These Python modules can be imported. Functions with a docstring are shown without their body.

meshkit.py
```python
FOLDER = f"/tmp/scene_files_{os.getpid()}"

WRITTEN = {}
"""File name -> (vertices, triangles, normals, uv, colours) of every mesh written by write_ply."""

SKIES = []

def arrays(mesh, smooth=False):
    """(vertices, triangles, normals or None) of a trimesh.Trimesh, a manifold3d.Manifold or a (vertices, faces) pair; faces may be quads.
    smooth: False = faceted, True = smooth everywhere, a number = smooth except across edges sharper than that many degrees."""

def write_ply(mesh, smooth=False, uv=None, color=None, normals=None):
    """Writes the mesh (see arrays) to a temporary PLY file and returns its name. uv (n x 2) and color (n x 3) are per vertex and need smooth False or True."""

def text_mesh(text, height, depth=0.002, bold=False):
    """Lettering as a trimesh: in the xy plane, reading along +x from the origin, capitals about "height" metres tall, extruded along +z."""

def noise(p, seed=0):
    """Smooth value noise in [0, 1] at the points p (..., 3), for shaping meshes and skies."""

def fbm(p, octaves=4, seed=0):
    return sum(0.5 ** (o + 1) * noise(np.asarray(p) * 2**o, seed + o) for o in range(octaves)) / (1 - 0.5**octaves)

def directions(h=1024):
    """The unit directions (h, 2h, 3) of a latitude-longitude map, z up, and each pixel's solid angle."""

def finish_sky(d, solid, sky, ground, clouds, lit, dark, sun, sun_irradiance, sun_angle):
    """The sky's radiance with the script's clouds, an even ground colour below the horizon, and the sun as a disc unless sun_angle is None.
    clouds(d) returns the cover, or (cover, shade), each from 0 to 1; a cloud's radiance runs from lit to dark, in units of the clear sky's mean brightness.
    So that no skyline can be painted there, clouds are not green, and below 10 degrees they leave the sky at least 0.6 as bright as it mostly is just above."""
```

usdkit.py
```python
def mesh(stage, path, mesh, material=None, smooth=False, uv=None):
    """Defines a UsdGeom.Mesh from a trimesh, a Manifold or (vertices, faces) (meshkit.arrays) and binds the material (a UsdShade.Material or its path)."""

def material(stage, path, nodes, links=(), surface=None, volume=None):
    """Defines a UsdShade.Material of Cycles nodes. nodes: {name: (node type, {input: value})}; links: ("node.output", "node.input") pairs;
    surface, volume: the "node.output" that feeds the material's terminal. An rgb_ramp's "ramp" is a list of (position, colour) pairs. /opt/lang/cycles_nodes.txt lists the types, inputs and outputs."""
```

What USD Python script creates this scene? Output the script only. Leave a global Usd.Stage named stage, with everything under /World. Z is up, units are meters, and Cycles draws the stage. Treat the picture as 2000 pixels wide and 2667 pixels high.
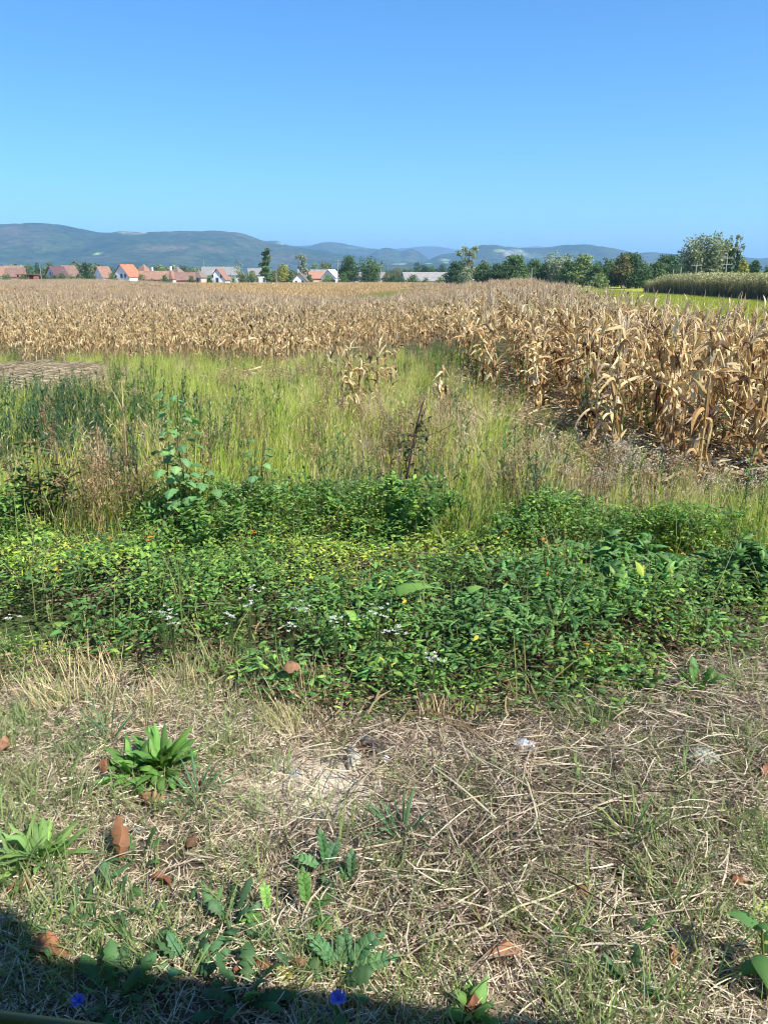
import math
import numpy as np
import trimesh
import shapely
import usdkit
import meshkit
from pxr import Usd, UsdGeom, UsdLux, UsdShade, Sdf, Gf, Vt

stage = Usd.Stage.CreateInMemory()
UsdGeom.SetStageUpAxis(stage, UsdGeom.Tokens.z)
UsdGeom.SetStageMetersPerUnit(stage, 1.0)
UsdGeom.Xform.Define(stage, '/World')
stage.SetDefaultPrim(stage.GetPrimAtPath('/World'))
UsdGeom.Scope.Define(stage, '/World/Looks')

# ---------------------------------------------------------------- camera, sky, sun, exposure
EYE = 2.0
PITCH = math.radians(17.0)
cam = UsdGeom.Camera.Define(stage, '/World/camera')
cam.CreateHorizontalApertureAttr(26.0)
cam.CreateFocalLengthAttr(26.0)
cam.CreateClippingRangeAttr(Gf.Vec2f(0.02, 60000.0))
cam.CreateExposureAttr(0.95)
cam.AddTranslateOp().Set(Gf.Vec3d(0, 0, EYE))
cam.AddRotateXOp().Set(90.0 - math.degrees(PITCH))

SUN_EL = math.radians(47.0)
SUN_H = np.array([0.755, -0.656])
SUN_H = SUN_H / np.linalg.norm(SUN_H)
SUN = np.array([SUN_H[0] * math.cos(SUN_EL), SUN_H[1] * math.cos(SUN_EL), math.sin(SUN_EL)])
dome = UsdLux.DomeLight.Define(stage, '/World/sky')
sky_m = usdkit.material(stage, '/World/Looks/sky', {
    's': ('sky_texture', {'sky_type': 'single_scattering', 'sun_disc': False, 'sun_elevation': SUN_EL,
                          'sun_rotation': math.atan2(SUN_H[0], SUN_H[1]), 'altitude': 100.0,
                          'air_density': 1.0, 'aerosol_density': 0.35, 'ozone_density': 2.2}),
    'h': ('hsv', {'saturation': 1.22, 'value': 1.0}),
    'c': ('mix', {'mix_type': 'multiply', 'fac': 1.0, 'color2': (0.61, 0.97, 1.22)}),
    'b': ('background_shader', {'strength': 0.084})},
    [('s.color', 'h.color'), ('h.color', 'c.color1'), ('c.color', 'b.color')], surface='b.background')
UsdShade.MaterialBindingAPI.Apply(dome.GetPrim()).Bind(sky_m)
dome.GetPrim().SetCustomDataByKey('kind', 'structure')

sun = UsdLux.DistantLight.Define(stage, '/World/sun')
sun.CreateIntensityAttr(1.25)
sun.CreateAngleAttr(0.53)
sun.CreateNormalizeAttr(True)
sun.CreateColorAttr(Gf.Vec3f(1.0, 0.95, 0.86))
_z = SUN
_x = np.cross([0, 0, 1.0], _z); _x /= np.linalg.norm(_x)
_y = np.cross(_z, _x)
sun.AddTransformOp().Set(Gf.Matrix4d(*_x, 0, *_y, 0, *_z, 0, 0, 0, 50, 1))

# ---------------------------------------------------------------- helpers
CP, SP = math.cos(PITCH), math.sin(PITCH)


def ray(px, py):
    """Direction through a place in the photograph (2000 x 2667)."""
    a, b = (px - 1000) / 2000.0, -(py - 1333.5) / 2000.0
    return np.array([a, CP + b * SP, -SP + b * CP])


def ground_at(px, py, z=0.0):
    d = ray(px, py)
    return np.array([0, 0, EYE]) + d * ((z - EYE) / d[2])


def at_depth(px, py, Y):
    d = ray(px, py)
    return np.array([0, 0, EYE]) + d * (Y / d[1])


def project(p):
    p = np.asarray(p, float)
    x, y, z = p[..., 0], p[..., 1], p[..., 2] - EYE
    d = np.maximum(y * CP - z * SP, 1e-3)
    return 1000 + 2000 * x / d, 1333.5 - 2000 * (y * SP + z * CP) / d


E1 = np.array([0.9914, -0.1308])       # along the road; the maize rows run along E2
E2 = np.array([0.1308, 0.9914])


def smooth(a, b, x):
    t = np.clip((np.asarray(x, float) - a) / (b - a), 0, 1)
    return t * t * (3 - 2 * t)


def noise2(x, y, s, seed=0):
    x = np.asarray(x, float)
    return meshkit.noise(np.stack([x * s, np.asarray(y, float) * s, np.full(x.shape, seed * 7.3 + 0.5)], -1), seed)


def zt(x, y):
    """Terrain height."""
    x, y = np.asarray(x, float), np.asarray(y, float)
    xr = x * E1[0] + y * E1[1]
    dip = np.interp(y, [0, 8, 20, 40, 60, 100, 150, 250, 400, 600], [0, 0, -.22, -.65, -.8, -.6, -.4, -.22, 0, 0])
    z = dip * smooth(4, -7, xr)
    far = np.exp(-((xr - 5) / 14.0) ** 2) * np.exp(-((y - 92) / 32.0) ** 2) * 0.22
    z = z + far - 0.25 * smooth(7, 16, xr) * smooth(20, 60, y) * smooth(400, 250, y)
    near = smooth(40, 12, np.hypot(x, y))
    return z + near * (0.05 * (noise2(x, y, 1.1, 3) - .5) + 0.03 * (noise2(x, y, 4.5, 4) - .5)) + 0.15 * (noise2(x, y, 0.06, 5) - .5) * smooth(10, 30, y)


TAKEN = {}


def fresh(parent, name):
    key = f'{parent}/{name}'
    n = TAKEN.get(key, -1) + 1
    TAKEN[key] = n
    return key if n == 0 else f'{key}_{n:03d}'


def tag(prim, label=None, category=None, group=None, kind=None):
    for k, v in (('label', label), ('category', category), ('group', group), ('kind', kind)):
        if v:
            prim.SetCustomDataByKey(k, v)
    return prim


def thing(name, loc=(0, 0, 0), rz=0.0, label=None, category=None, group=None, kind=None):
    x = UsdGeom.Xform.Define(stage, fresh('/World', name))
    x.AddTranslateOp().Set(Gf.Vec3d(*map(float, loc)))
    x.AddRotateZOp().Set(math.degrees(rz))
    tag(x.GetPrim(), label, category, group, kind)
    return str(x.GetPath())


def put(parent, name, geo, mat, smooth_=False, label=None, category=None, group=None, kind=None):
    """geo: (v, f) or (v, f, c) or a trimesh; one Mesh prim under parent (or under /World)."""
    path = fresh(parent or '/World', name)
    c = None
    if isinstance(geo, tuple) and len(geo) == 3:
        v, f, c = geo
        geo = (v, f)
        m = usdkit.mesh(stage, path, geo, mat, smooth=True if smooth_ else False)
    else:
        m = usdkit.mesh(stage, path, geo, mat, smooth=smooth_)
    if c is not None:
        UsdGeom.PrimvarsAPI(m).CreatePrimvar('tint', Sdf.ValueTypeNames.Color3fArray, 'vertex').Set(Vt.Vec3fArray.FromNumpy(np.asarray(c, np.float32)))
    tag(m.GetPrim(), label, category, group, kind)
    return path


def copy_of(source, name, loc, rz, scale=1.0, label=None, category=None, group=None):
    x = UsdGeom.Xform.Define(stage, fresh('/World', name))
    x.GetPrim().GetReferences().AddInternalReference(source)
    x.GetPrim().SetInstanceable(True)
    x.ClearXformOpOrder()
    x.AddTranslateOp().Set(Gf.Vec3d(*map(float, loc)))
    x.AddRotateZOp().Set(math.degrees(rz))
    if scale != 1.0:
        x.AddScaleOp().Set(Gf.Vec3f(scale, scale, scale))
    tag(x.GetPrim(), label, category, group)
    return str(x.GetPath())


def quats(yaw, tilt=None, tilt_dir=None):
    n = len(yaw)
    qz = np.stack([np.cos(yaw / 2), np.zeros(n), np.zeros(n), np.sin(yaw / 2)], 1)
    if tilt is None:
        return qz
    ax = np.stack([-np.sin(tilt_dir), np.cos(tilt_dir)], 1)
    qt = np.stack([np.cos(tilt / 2), ax[:, 0] * np.sin(tilt / 2), ax[:, 1] * np.sin(tilt / 2), np.zeros(n)], 1)
    w1, x1, y1, z1 = qt.T
    w2, x2, y2, z2 = qz.T
    return np.stack([w1*w2 - x1*x2 - y1*y2 - z1*z2, w1*x2 + x1*w2 + y1*z2 - z1*y2, w1*y2 - x1*z2 + y1*w2 + z1*x2, w1*z2 + x1*y2 - y1*x2 + z1*w2], 1)


def scatter(name, protos, pos, rng, mat, label, category, proto_name='clump', scale=(0.85, 1.2), tilt=0.0, idx=None, yaw=None, sc=None, kind='stuff', group=None, tdir=None):
    pos = np.asarray(pos, float)
    n = len(pos)
    pi = UsdGeom.PointInstancer.Define(stage, fresh('/World', name))
    base = str(pi.GetPath())
    targets = []
    for g in protos:
        targets.append(Sdf.Path(put(base, proto_name, g, mat)))
    pi.CreatePrototypesRel().SetTargets(targets)
    pi.CreateProtoIndicesAttr(Vt.IntArray.FromNumpy((rng.integers(0, len(protos), n) if idx is None else idx).astype(np.int32)))
    pi.CreatePositionsAttr(Vt.Vec3fArray.FromNumpy(pos.astype(np.float32)))
    yaw = rng.uniform(0, 2 * np.pi, n) if yaw is None else yaw
    q = quats(yaw, np.abs(rng.normal(0, tilt, n)), rng.uniform(0, 2 * np.pi, n) if tdir is None else tdir) if tilt else quats(yaw)
    pi.CreateOrientationsAttr(Vt.QuathArray([Gf.Quath(float(a), float(b), float(c), float(d)) for a, b, c, d in q]))
    s = rng.uniform(*scale, n) if sc is None else sc
    pi.CreateScalesAttr(Vt.Vec3fArray.FromNumpy(np.repeat(s[:, None], 3, 1).astype(np.float32)))
    tag(pi.GetPrim(), label, category, group, kind)
    return base


class MB:
    def __init__(self):
        self.v, self.f, self.c, self.n = [], [], [], 0

    def add(self, g, col=None):
        v, f = g[0], g[1]
        c = g[2] if len(g) > 2 else np.tile(np.asarray(col, float), (len(v), 1))
        self.v.append(v); self.f.append(np.asarray(f) + self.n); self.c.append(c)
        self.n += len(v)
        return self

    def out(self):
        return np.vstack(self.v), np.vstack(self.f), np.vstack(self.c)


def join(*gs):
    b = MB()
    for g in gs:
        b.add(g)
    return b.out()


def moved(g, loc=(0, 0, 0), rz=0.0, s=1.0):
    v = np.asarray(g[0]) * s
    c, q = math.cos(rz), math.sin(rz)
    v = np.stack([v[:, 0] * c - v[:, 1] * q, v[:, 0] * q + v[:, 1] * c, v[:, 2]], 1) + np.asarray(loc, float)
    return (v, *g[1:])


def arr(x, n):
    return np.broadcast_to(np.asarray(x, float), (n,))


def ribbons(base, az, th0, th1, L, W, S=4, prof=None, col0=(.5, .5, .5), col1=None, tw0=0.0, tw1=0.0, fold=None, power=1.0, az1=0.0, kink=None):
    """n curved blades at once. th: angle from the vertical at root and tip; prof: width along the blade; fold: midrib drop per width."""
    base = np.atleast_2d(np.asarray(base, float))
    n = len(base)
    az, th0, th1, L, W, tw0, tw1, az1 = (arr(x, n) for x in (az, th0, th1, L, W, tw0, tw1, az1))
    s = np.linspace(0, 1, S + 1)
    prof = np.asarray([0.7, 1.0, 0.9, 0.6, 0.08] if prof is None else prof, float)
    w = np.interp(s, np.linspace(0, 1, len(prof)), prof)
    th = th0[:, None] + (th1 - th0)[:, None] * s[None] ** power
    if kink is not None:                                    # the blade is broken over at this part of its length
        th = th0[:, None] + (th1 - th0)[:, None] * smooth(-.07, .07, s[None] - arr(kink, n)[:, None])
    ph = az[:, None] + az1[:, None] * s[None]
    T = np.stack([np.sin(th) * np.cos(ph), np.sin(th) * np.sin(ph), np.cos(th)], -1)
    Tm = (T[:, 1:] + T[:, :-1]) / 2
    P = np.concatenate([np.zeros((n, 1, 3)), np.cumsum(Tm * (L / S)[:, None, None], 1)], 1) + base[:, None]
    B0 = np.stack([-np.sin(ph), np.cos(ph), np.zeros_like(ph)], -1)
    N0 = np.cross(T, B0)
    tw = tw0[:, None] + tw1[:, None] * s[None]
    B = np.cos(tw)[..., None] * B0 + np.sin(tw)[..., None] * N0
    hw = (W[:, None] * w[None] / 2)[..., None]
    rows = [P - B * hw, P + B * hw]
    if fold is not None:
        N = np.cross(T, B)
        rows.insert(1, P + N * hw * fold)
    V = np.stack(rows, 2)                                       # n, S+1, k, 3
    k = V.shape[2]
    c0 = np.broadcast_to(np.asarray(col0, float), (n, 3))
    c1 = c0 if col1 is None else np.broadcast_to(np.asarray(col1, float), (n, 3))
    C = c0[:, None] + (c1 - c0)[:, None] * s[None, :, None]
    C = np.repeat(C[:, :, None], k, 2)
    if k == 3:
        C[:, :, 1] = np.clip(C[:, :, 1] * 1.3, 0, .95)         # paler midrib
    q = []
    for i in range(S):
        for j in range(k - 1):
            a, b, c, d = i * k + j, i * k + j + 1, (i + 1) * k + j + 1, (i + 1) * k + j
            q += [[a, b, c], [a, c, d]]
    F = (np.array(q)[None] + (np.arange(n) * (S + 1) * k)[:, None, None]).reshape(-1, 3)
    return V.reshape(-1, 3), F, C.reshape(-1, 3)


def tube(points, radii, sides=5, col=(.3, .3, .3)):
    p = np.asarray(points, float)
    r = np.broadcast_to(np.asarray(radii, float), (len(p),))
    t = np.gradient(p, axis=0)
    t /= np.linalg.norm(t, axis=1, keepdims=True) + 1e-12
    a = np.cross(t, np.where(np.abs(t[:, 2:]) < 0.9, [0, 0, 1.0], [1.0, 0, 0]))
    a /= np.linalg.norm(a, axis=1, keepdims=True) + 1e-12
    b = np.cross(t, a)
    ang = np.arange(sides) * 2 * np.pi / sides
    v = p[:, None] + r[:, None, None] * (np.cos(ang)[None, :, None] * a[:, None] + np.sin(ang)[None, :, None] * b[:, None])
    i, j = np.meshgrid(np.arange(len(p) - 1), np.arange(sides), indexing='ij')
    q = np.stack([i * sides + j, i * sides + (j + 1) % sides, (i + 1) * sides + (j + 1) % sides, (i + 1) * sides + j], -1).reshape(-1, 4)
    f = np.vstack([q[:, [0, 1, 2]], q[:, [0, 2, 3]]])
    v = np.vstack([v.reshape(-1, 3), p[:1], p[-1:]])
    n = len(p) * sides
    caps = [[n, (k + 1) % sides, k] for k in range(sides)] + [[n + 1, n - sides + k, n - sides + (k + 1) % sides] for k in range(sides)]
    f = np.vstack([f, caps])
    return v, f, np.tile(np.asarray(col, float), (len(v), 1))


def box(x0, x1, y0, y1, z0, z1, col=(.5, .5, .5)):
    m = trimesh.creation.box(bounds=[[x0, y0, z0], [x1, y1, z1]])
    return np.array(m.vertices), np.array(m.faces), np.tile(np.asarray(col, float), (len(m.vertices), 1))


def jit(rng, col, n, amt=0.2, hue=0.08):
    """n colours around col."""
    c = np.asarray(col, float)[None] * (1 + rng.uniform(-amt, amt, (n, 1))) * (1 + rng.uniform(-hue, hue, (n, 3)))
    return np.clip(c, 0.002, 0.95)


def mix_cols(rng, cols, n, amt=0.2, hue=0.07, p=None):
    cols = np.asarray(cols, float)
    return np.clip(cols[rng.choice(len(cols), n, p=p)] * (1 + rng.uniform(-amt, amt, (n, 1))) * (1 + rng.uniform(-hue, hue, (n, 3))), 0.002, 0.95)


def plant_material(name, trans=0.3, rough=0.5, spec=0.3, vary=0.18, tgain=(1.2, 1.25, 0.8)):
    return usdkit.material(stage, f'/World/Looks/{name}', {
        'a': ('attribute', {'attribute': 'tint'}),
        'o': ('object_info', {}),
        'm': ('map_range', {'from_min': 0.0, 'from_max': 1.0, 'to_min': 1 - vary, 'to_max': 1 + vary}),
        'h': ('hsv', {}),
        'g': ('mix', {'mix_type': 'multiply', 'fac': 1.0, 'color2': tgain}),
        'p': ('principled_bsdf', {'roughness': rough, 'specular_ior_level': spec}),
        't': ('translucent_bsdf', {}),
        'x': ('mix_closure', {'fac': trans})},
        [('o.random', 'm.value'), ('m.result', 'h.value'), ('a.color', 'h.color'), ('h.color', 'p.base_color'),
         ('h.color', 'g.color1'), ('g.color', 't.color'), ('p.BSDF', 'x.closure1'), ('t.BSDF', 'x.closure2')], surface='x.closure')


def tint_material(name, rough=0.8, spec=0.2, scale=6.0, amount=0.25, bump=0.0, bump_scale=30.0, bump_dist=0.01):
    nodes = {
        'a': ('attribute', {'attribute': 'tint'}),
        'q': ('geometry', {}),
        'n': ('noise_texture', {'scale': scale, 'detail': 5.0}),
        'm': ('map_range', {'from_min': 0.25, 'from_max': 0.75, 'to_min': 1 - amount, 'to_max': 1 + amount}),
        'h': ('hsv', {}),
        'p': ('principled_bsdf', {'roughness': rough, 'specular_ior_level': spec})}
    links = [('q.position', 'n.vector'), ('n.fac', 'm.value'), ('m.result', 'h.value'), ('a.color', 'h.color'), ('h.color', 'p.base_color')]
    if bump:
        nodes['n2'] = ('noise_texture', {'scale': bump_scale, 'detail': 4.0})
        nodes['b'] = ('bump', {'strength': bump, 'distance': bump_dist})
        links += [('q.position', 'n2.vector'), ('n2.fac', 'b.height'), ('b.normal', 'p.normal')]
    return usdkit.material(stage, f'/World/Looks/{name}', nodes, links, surface='p.BSDF')


LEAF = plant_material('green_leaf', 0.36, 0.55, 0.28, 0.22, (1.35, 1.35, 0.5))
GRASS = plant_material('grass_blade', 0.42, 0.55, 0.2, 0.2, (1.2, 1.25, 0.6))
DRY = plant_material('dry_blade', 0.22, 0.6, 0.25, 0.2, (1.15, 1.0, 0.75))
MAIZE = plant_material('dry_maize', 0.3, 0.55, 0.3, 0.15, (1.15, 0.95, 0.65))
CROWN = plant_material('tree_leaf', 0.25, 0.6, 0.2, 0.12, (1.2, 1.3, 0.6))
BARK = tint_material('bark', 0.9, 0.1, 8.0, 0.35, 0.4, 20.0, 0.02)
SOIL = tint_material('soil', 0.95, 0.1, 9.0, 0.35, 0.8, 40.0, 0.02)
PLAIN = tint_material('plain_surface', 0.75, 0.25, 1.5, 0.12)
ROOF = tint_material('roof_tile', 0.8, 0.2, 1.2, 0.25)
STONE = tint_material('stone', 0.85, 0.25, 30.0, 0.3, 0.6, 60.0, 0.004)

# ---------------------------------------------------------------- zones of the near ground, as lines across the view
CREEP_FRONT = ([-600, 0, 200, 400, 560, 700, 800, 900, 1050, 1200, 1350, 1500, 1700, 1850, 2000, 2600],
               [1740, 1750, 1750, 1765, 1780, 1800, 1850, 1880, 1885, 1880, 1855, 1800, 1775, 1755, 1690, 1600])
CREEP_BACK = ([-600, 0, 200, 400, 700, 950, 1250, 1400, 1700, 2000, 2600],
              [1370, 1380, 1420, 1370, 1370, 1375, 1420, 1430, 1430, 1430, 1430])
MAIZE_FRONT = ([-900, 0, 30, 300, 450, 600, 720, 830, 860, 1190, 1215, 1330, 1450, 1530, 1600, 1750, 1900, 2000, 2500],
               [930, 930, 948, 948, 938, 962, 972, 950, 915, 915, 1050, 1085, 1105, 1185, 1215, 1250, 1275, 1295, 1390])


def creeper_depth(x, y):
    """Positive inside the creeper, in pixels from its nearer edge."""
    px, py = project(np.stack([x, y, np.zeros_like(x)], -1))
    w = (noise2(x, y, 2.2, 11) - .5) * 80 + (noise2(x, y, .8, 12) - .5) * 60
    return np.minimum(np.interp(px, *CREEP_FRONT) + w - py, py - np.interp(px, *CREEP_BACK) + w)


# ---------------------------------------------------------------- ground
def spaced(a, b, near, growth):
    out, s = [0.0], near
    while out[-1] < b:
        out.append(out[-1] + s)
        s *= growth
    lo, s = [0.0], near
    while lo[-1] > a:
        lo.append(lo[-1] - s)
        s *= growth
    return np.array(sorted(set(lo + out)))


gy = spaced(-60, 14000, 0.10, 1.018)
gx = spaced(-11000, 11000, 0.10, 1.03)
GX, GY = np.meshgrid(gx, gy + 4.0)
GZ = zt(GX, GY)
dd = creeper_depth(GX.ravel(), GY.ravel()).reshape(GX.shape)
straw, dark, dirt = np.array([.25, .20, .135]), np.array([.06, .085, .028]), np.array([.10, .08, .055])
n_big = noise2(GX, GY, 1.6, 21)
n_fine = noise2(GX, GY, 7.0, 22)
col = dirt[None, None] + (straw - dirt)[None, None] * smooth(.25, .75, .5 * n_big + .5 * n_fine)[..., None]
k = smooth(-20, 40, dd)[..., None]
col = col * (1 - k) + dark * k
k = (smooth(6.0, 7.5, GY) * (creeper_depth(GX.ravel(), GY.ravel()).reshape(GX.shape) < 60))[..., None]
col = col * (1 - k) + np.array([.12, .105, .05]) * k
k = smooth(20, 60, GY)[..., None]
col = col * (1 - k) + np.array([.24, .175, .1]) * k
XR = GX * E1[0] + GY * E1[1]
k = (smooth(6.2, 7.2, XR) * smooth(14, 18, GY) * smooth(420, 300, GY))[..., None]      # the green field on the right
col = col * (1 - k) + (np.array([.30, .31, .045]) * (0.85 + .3 * noise2(GX, GY, .35, 24))[..., None]) * k
k = smooth(260, 400, GY)[..., None]
farc = np.array([.075, .095, .04]) + (np.array([.16, .13, .07]) - np.array([.075, .095, .04])) * smooth(.5, .7, noise2(GX, GY, .006, 25))[..., None]
col = col * (1 - k) + farc * k
# bare sandy spot by the pale stone
q = ground_at(880, 2035)
k = (smooth(.44, .18, np.hypot((GX - q[0]) * .75, (GY - q[1]) * 1.5) + .16 * (n_fine - .5)))[..., None]
col = col * (1 - k) + np.array([.50, .43, .33]) * k
ny, nx = GX.shape
i, j = np.meshgrid(np.arange(ny - 1), np.arange(nx - 1), indexing='ij')
a = (i * nx + j).ravel()
quad = np.stack([a, a + 1, a + nx + 1, a + nx], 1)
put(None, 'ground', (np.stack([GX, GY, GZ], -1).reshape(-1, 3), np.vstack([quad[:, [0, 1, 2]], quad[:, [0, 2, 3]]]), col.reshape(-1, 3)), SOIL, True,
    label='dry straw strewn verge and field soil under the whole view', kind='structure')


def zone_points(rng, x0, x1, y0, y1, per_m2):
    n = int((x1 - x0) * (y1 - y0) * per_m2)
    return rng.uniform(x0, x1, n), rng.uniform(y0, y1, n)


def in_view(x, y, z=0.0, mx=180, my=250):
    px, py = project(np.stack([x, y, np.broadcast_to(z, np.shape(x))], -1))
    return (px > -mx) & (px < 2000 + mx) & (py < 2667 + my) & (np.asarray(y) > 0.3)


# road behind the camera, under the van
def strip(p0, p1, w0, w1, n=60):
    t = np.linspace(p0, p1, n)
    m = np.linspace(w0, w1, 8)
    X = t[None] * E1[0] + m[:, None] * E2[0]
    Y = t[None] * E1[1] + m[:, None] * E2[1]
    return X, Y


X, Y = strip(-60, 60, -7.0, 0.55)
Z = np.full_like(X, 0.045)
i, j = np.meshgrid(np.arange(7), np.arange(59), indexing='ij')
a = (i * 60 + j).ravel()
quad = np.stack([a, a + 1, a + 61, a + 60], 1)
put(None, 'road', (np.stack([X, Y, Z], -1).reshape(-1, 3), np.vstack([quad[:, [0, 1, 2]], quad[:, [0, 2, 3]]]), np.tile([.055, .053, .05], (X.size, 1))), SOIL, False,
    label='grey asphalt road under the van', kind='structure')

# ---------------------------------------------------------------- hills
HILL = usdkit.material(stage, '/World/Looks/forest_hill', {
    'q': ('geometry', {}), 'a': ('attribute', {'attribute': 'tint'}),
    'n1': ('noise_texture', {'scale': 0.0035, 'detail': 4.0, 'roughness': 0.6}),
    'n2': ('noise_texture', {'scale': 0.02, 'detail': 6.0, 'roughness': 0.8}),
    'r1': ('rgb_ramp', {'ramp': [(0.32, (.022, .050, .018)), (0.50, (.045, .075, .028)), (0.62, (.075, .085, .042)), (0.76, (.13, .10, .065))]}),
    'm': ('map_range', {'from_min': 0.3, 'from_max': 0.7, 'to_min': 0.1, 'to_max': 1.9}),
    'h': ('hsv', {}),
    'x': ('mix', {'mix_type': 'multiply', 'fac': 1.0}),
    'b': ('bump', {'strength': 1.0, 'distance': 16.0}),
    'p': ('principled_bsdf', {'roughness': 0.95, 'specular_ior_level': 0.05})},
    [('q.position', 'n1.vector'), ('q.position', 'n2.vector'), ('n1.fac', 'r1.fac'), ('n2.fac', 'm.value'), ('m.result', 'h.value'), ('r1.color', 'h.color'),
     ('h.color', 'x.color1'), ('a.color', 'x.color2'), ('x.color', 'p.base_color'), ('n2.fac', 'b.height'), ('b.normal', 'p.normal')], surface='p.BSDF')


def ridge(name, D, profile, depth, seed, label, patches=(), nx=420, ny=70, back=900):
    xs, ys = zip(*profile)
    px = np.linspace(xs[0], xs[-1], nx)
    b = (1333.5 - np.interp(px, xs, ys)) / 2000.0
    h = EYE + (b * CP - SP) / (CP + b * SP) * D
    ker = np.ones(5) / 5
    h = np.convolve(np.pad(h, 2, 'edge'), ker, 'valid')
    t = np.concatenate([np.linspace(-1, 0, ny), np.linspace(0.06, 1, 10)])
    X = np.broadcast_to(((px - 1000) / 2000.0 * D / (CP + b * SP))[None], (len(t), nx))
    Yv = D + np.where(t < 0, t * depth, t * back)
    Y = np.broadcast_to(Yv[:, None], (len(t), nx))
    shape = np.where(t < 0, (1 + t) ** 1.35, (1 - t) ** 1.2)[:, None]
    n = meshkit.fbm(np.stack([X / 700, Y / 700, np.full(X.shape, seed * 3.1)], -1), 5, seed)
    spur = meshkit.fbm(np.stack([X / 450, Y / 1600, np.full(X.shape, seed + 9.1)], -1), 3, seed + 40)
    away = np.sin(np.clip(1 + np.where(t < 0, t, -t), 0, 1) * np.pi)[:, None]
    Z = h[None] * (shape + away * ((n - .5) * .5 + (spur - .5) * .8)) + (noise2(X, Y, .03, seed) - .5) * 9 * np.clip(shape * 3, 0, 1)
    lim = (EYE + (h + 3 - EYE)[None] * (Y / D))                 # nothing in front rises over the crest line
    lim = lim - 3
    Z = np.minimum(Z, lim - 4 * np.abs(t[:, None]))
    Z = np.where(shape < 0.02, -3.0, Z)
    c = np.ones(X.shape + (3,))
    P = np.stack([X, Y, Z], -1)
    qx, qy = project(P)
    for (cx, cy, rx, ry, colr) in patches:
        k = smooth(1.15, .8, np.hypot((qx - cx) / rx, (qy - cy) / ry) + .7 * (noise2(qx, qy, .09, 77) - .5))[..., None]
        c = c * (1 - k) + np.asarray(colr) * k
    i, j = np.meshgrid(np.arange(len(t) - 1), np.arange(nx - 1), indexing='ij')
    a = (i * nx + j).ravel()
    quad = np.stack([a, a + 1, a + nx + 1, a + nx], 1)
    put(None, name, (P.reshape(-1, 3), np.vstack([quad[:, [0, 1, 2]], quad[:, [0, 2, 3]]]), c.reshape(-1, 3)), HILL, True, label=label, kind='structure')


PALE = (4.6, 3.2, 6.0)
ridge('hill', 4200, [(-1400, 620), (-900, 600), (-500, 590), (-200, 596), (0, 582), (40, 581), (85, 579), (150, 583), (200, 592), (250, 603), (280, 606), (310, 601), (400, 603), (450, 601), (480, 599), (520, 602), (545, 599), (590, 602), (635, 606), (660, 617), (690, 628), (750, 640), (810, 648), (900, 662), (1000, 676), (1100, 694), (1200, 714), (1260, 722)],
      1900, 3, 'long wooded ridge rising behind the red roofed village on the left', [(345, 605, 38, 5, PALE), (252, 660, 9, 3, (8, 6.5, 5.5)), (420, 645, 60, 10, (1.6, 1.3, 1.3)), (140, 645, 60, 8, (1.7, 1.4, 1.3)), (560, 650, 60, 9, (1.5, 1.2, 1.2))])
ridge('hill', 6200, [(450, 690), (560, 650), (640, 628), (690, 626), (720, 625), (745, 636), (770, 641), (805, 641), (830, 632), (860, 629), (890, 632), (930, 641), (985, 648), (1040, 662), (1100, 682), (1180, 712), (1220, 722)],
      1700, 5, 'blue grey hill with a flat rocky top behind the end of the left ridge', [(735, 633, 16, 4, (4, 3.6, 3.6)), (930, 645, 40, 3, (2.5, 2.3, 2.3))], nx=260)
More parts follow.
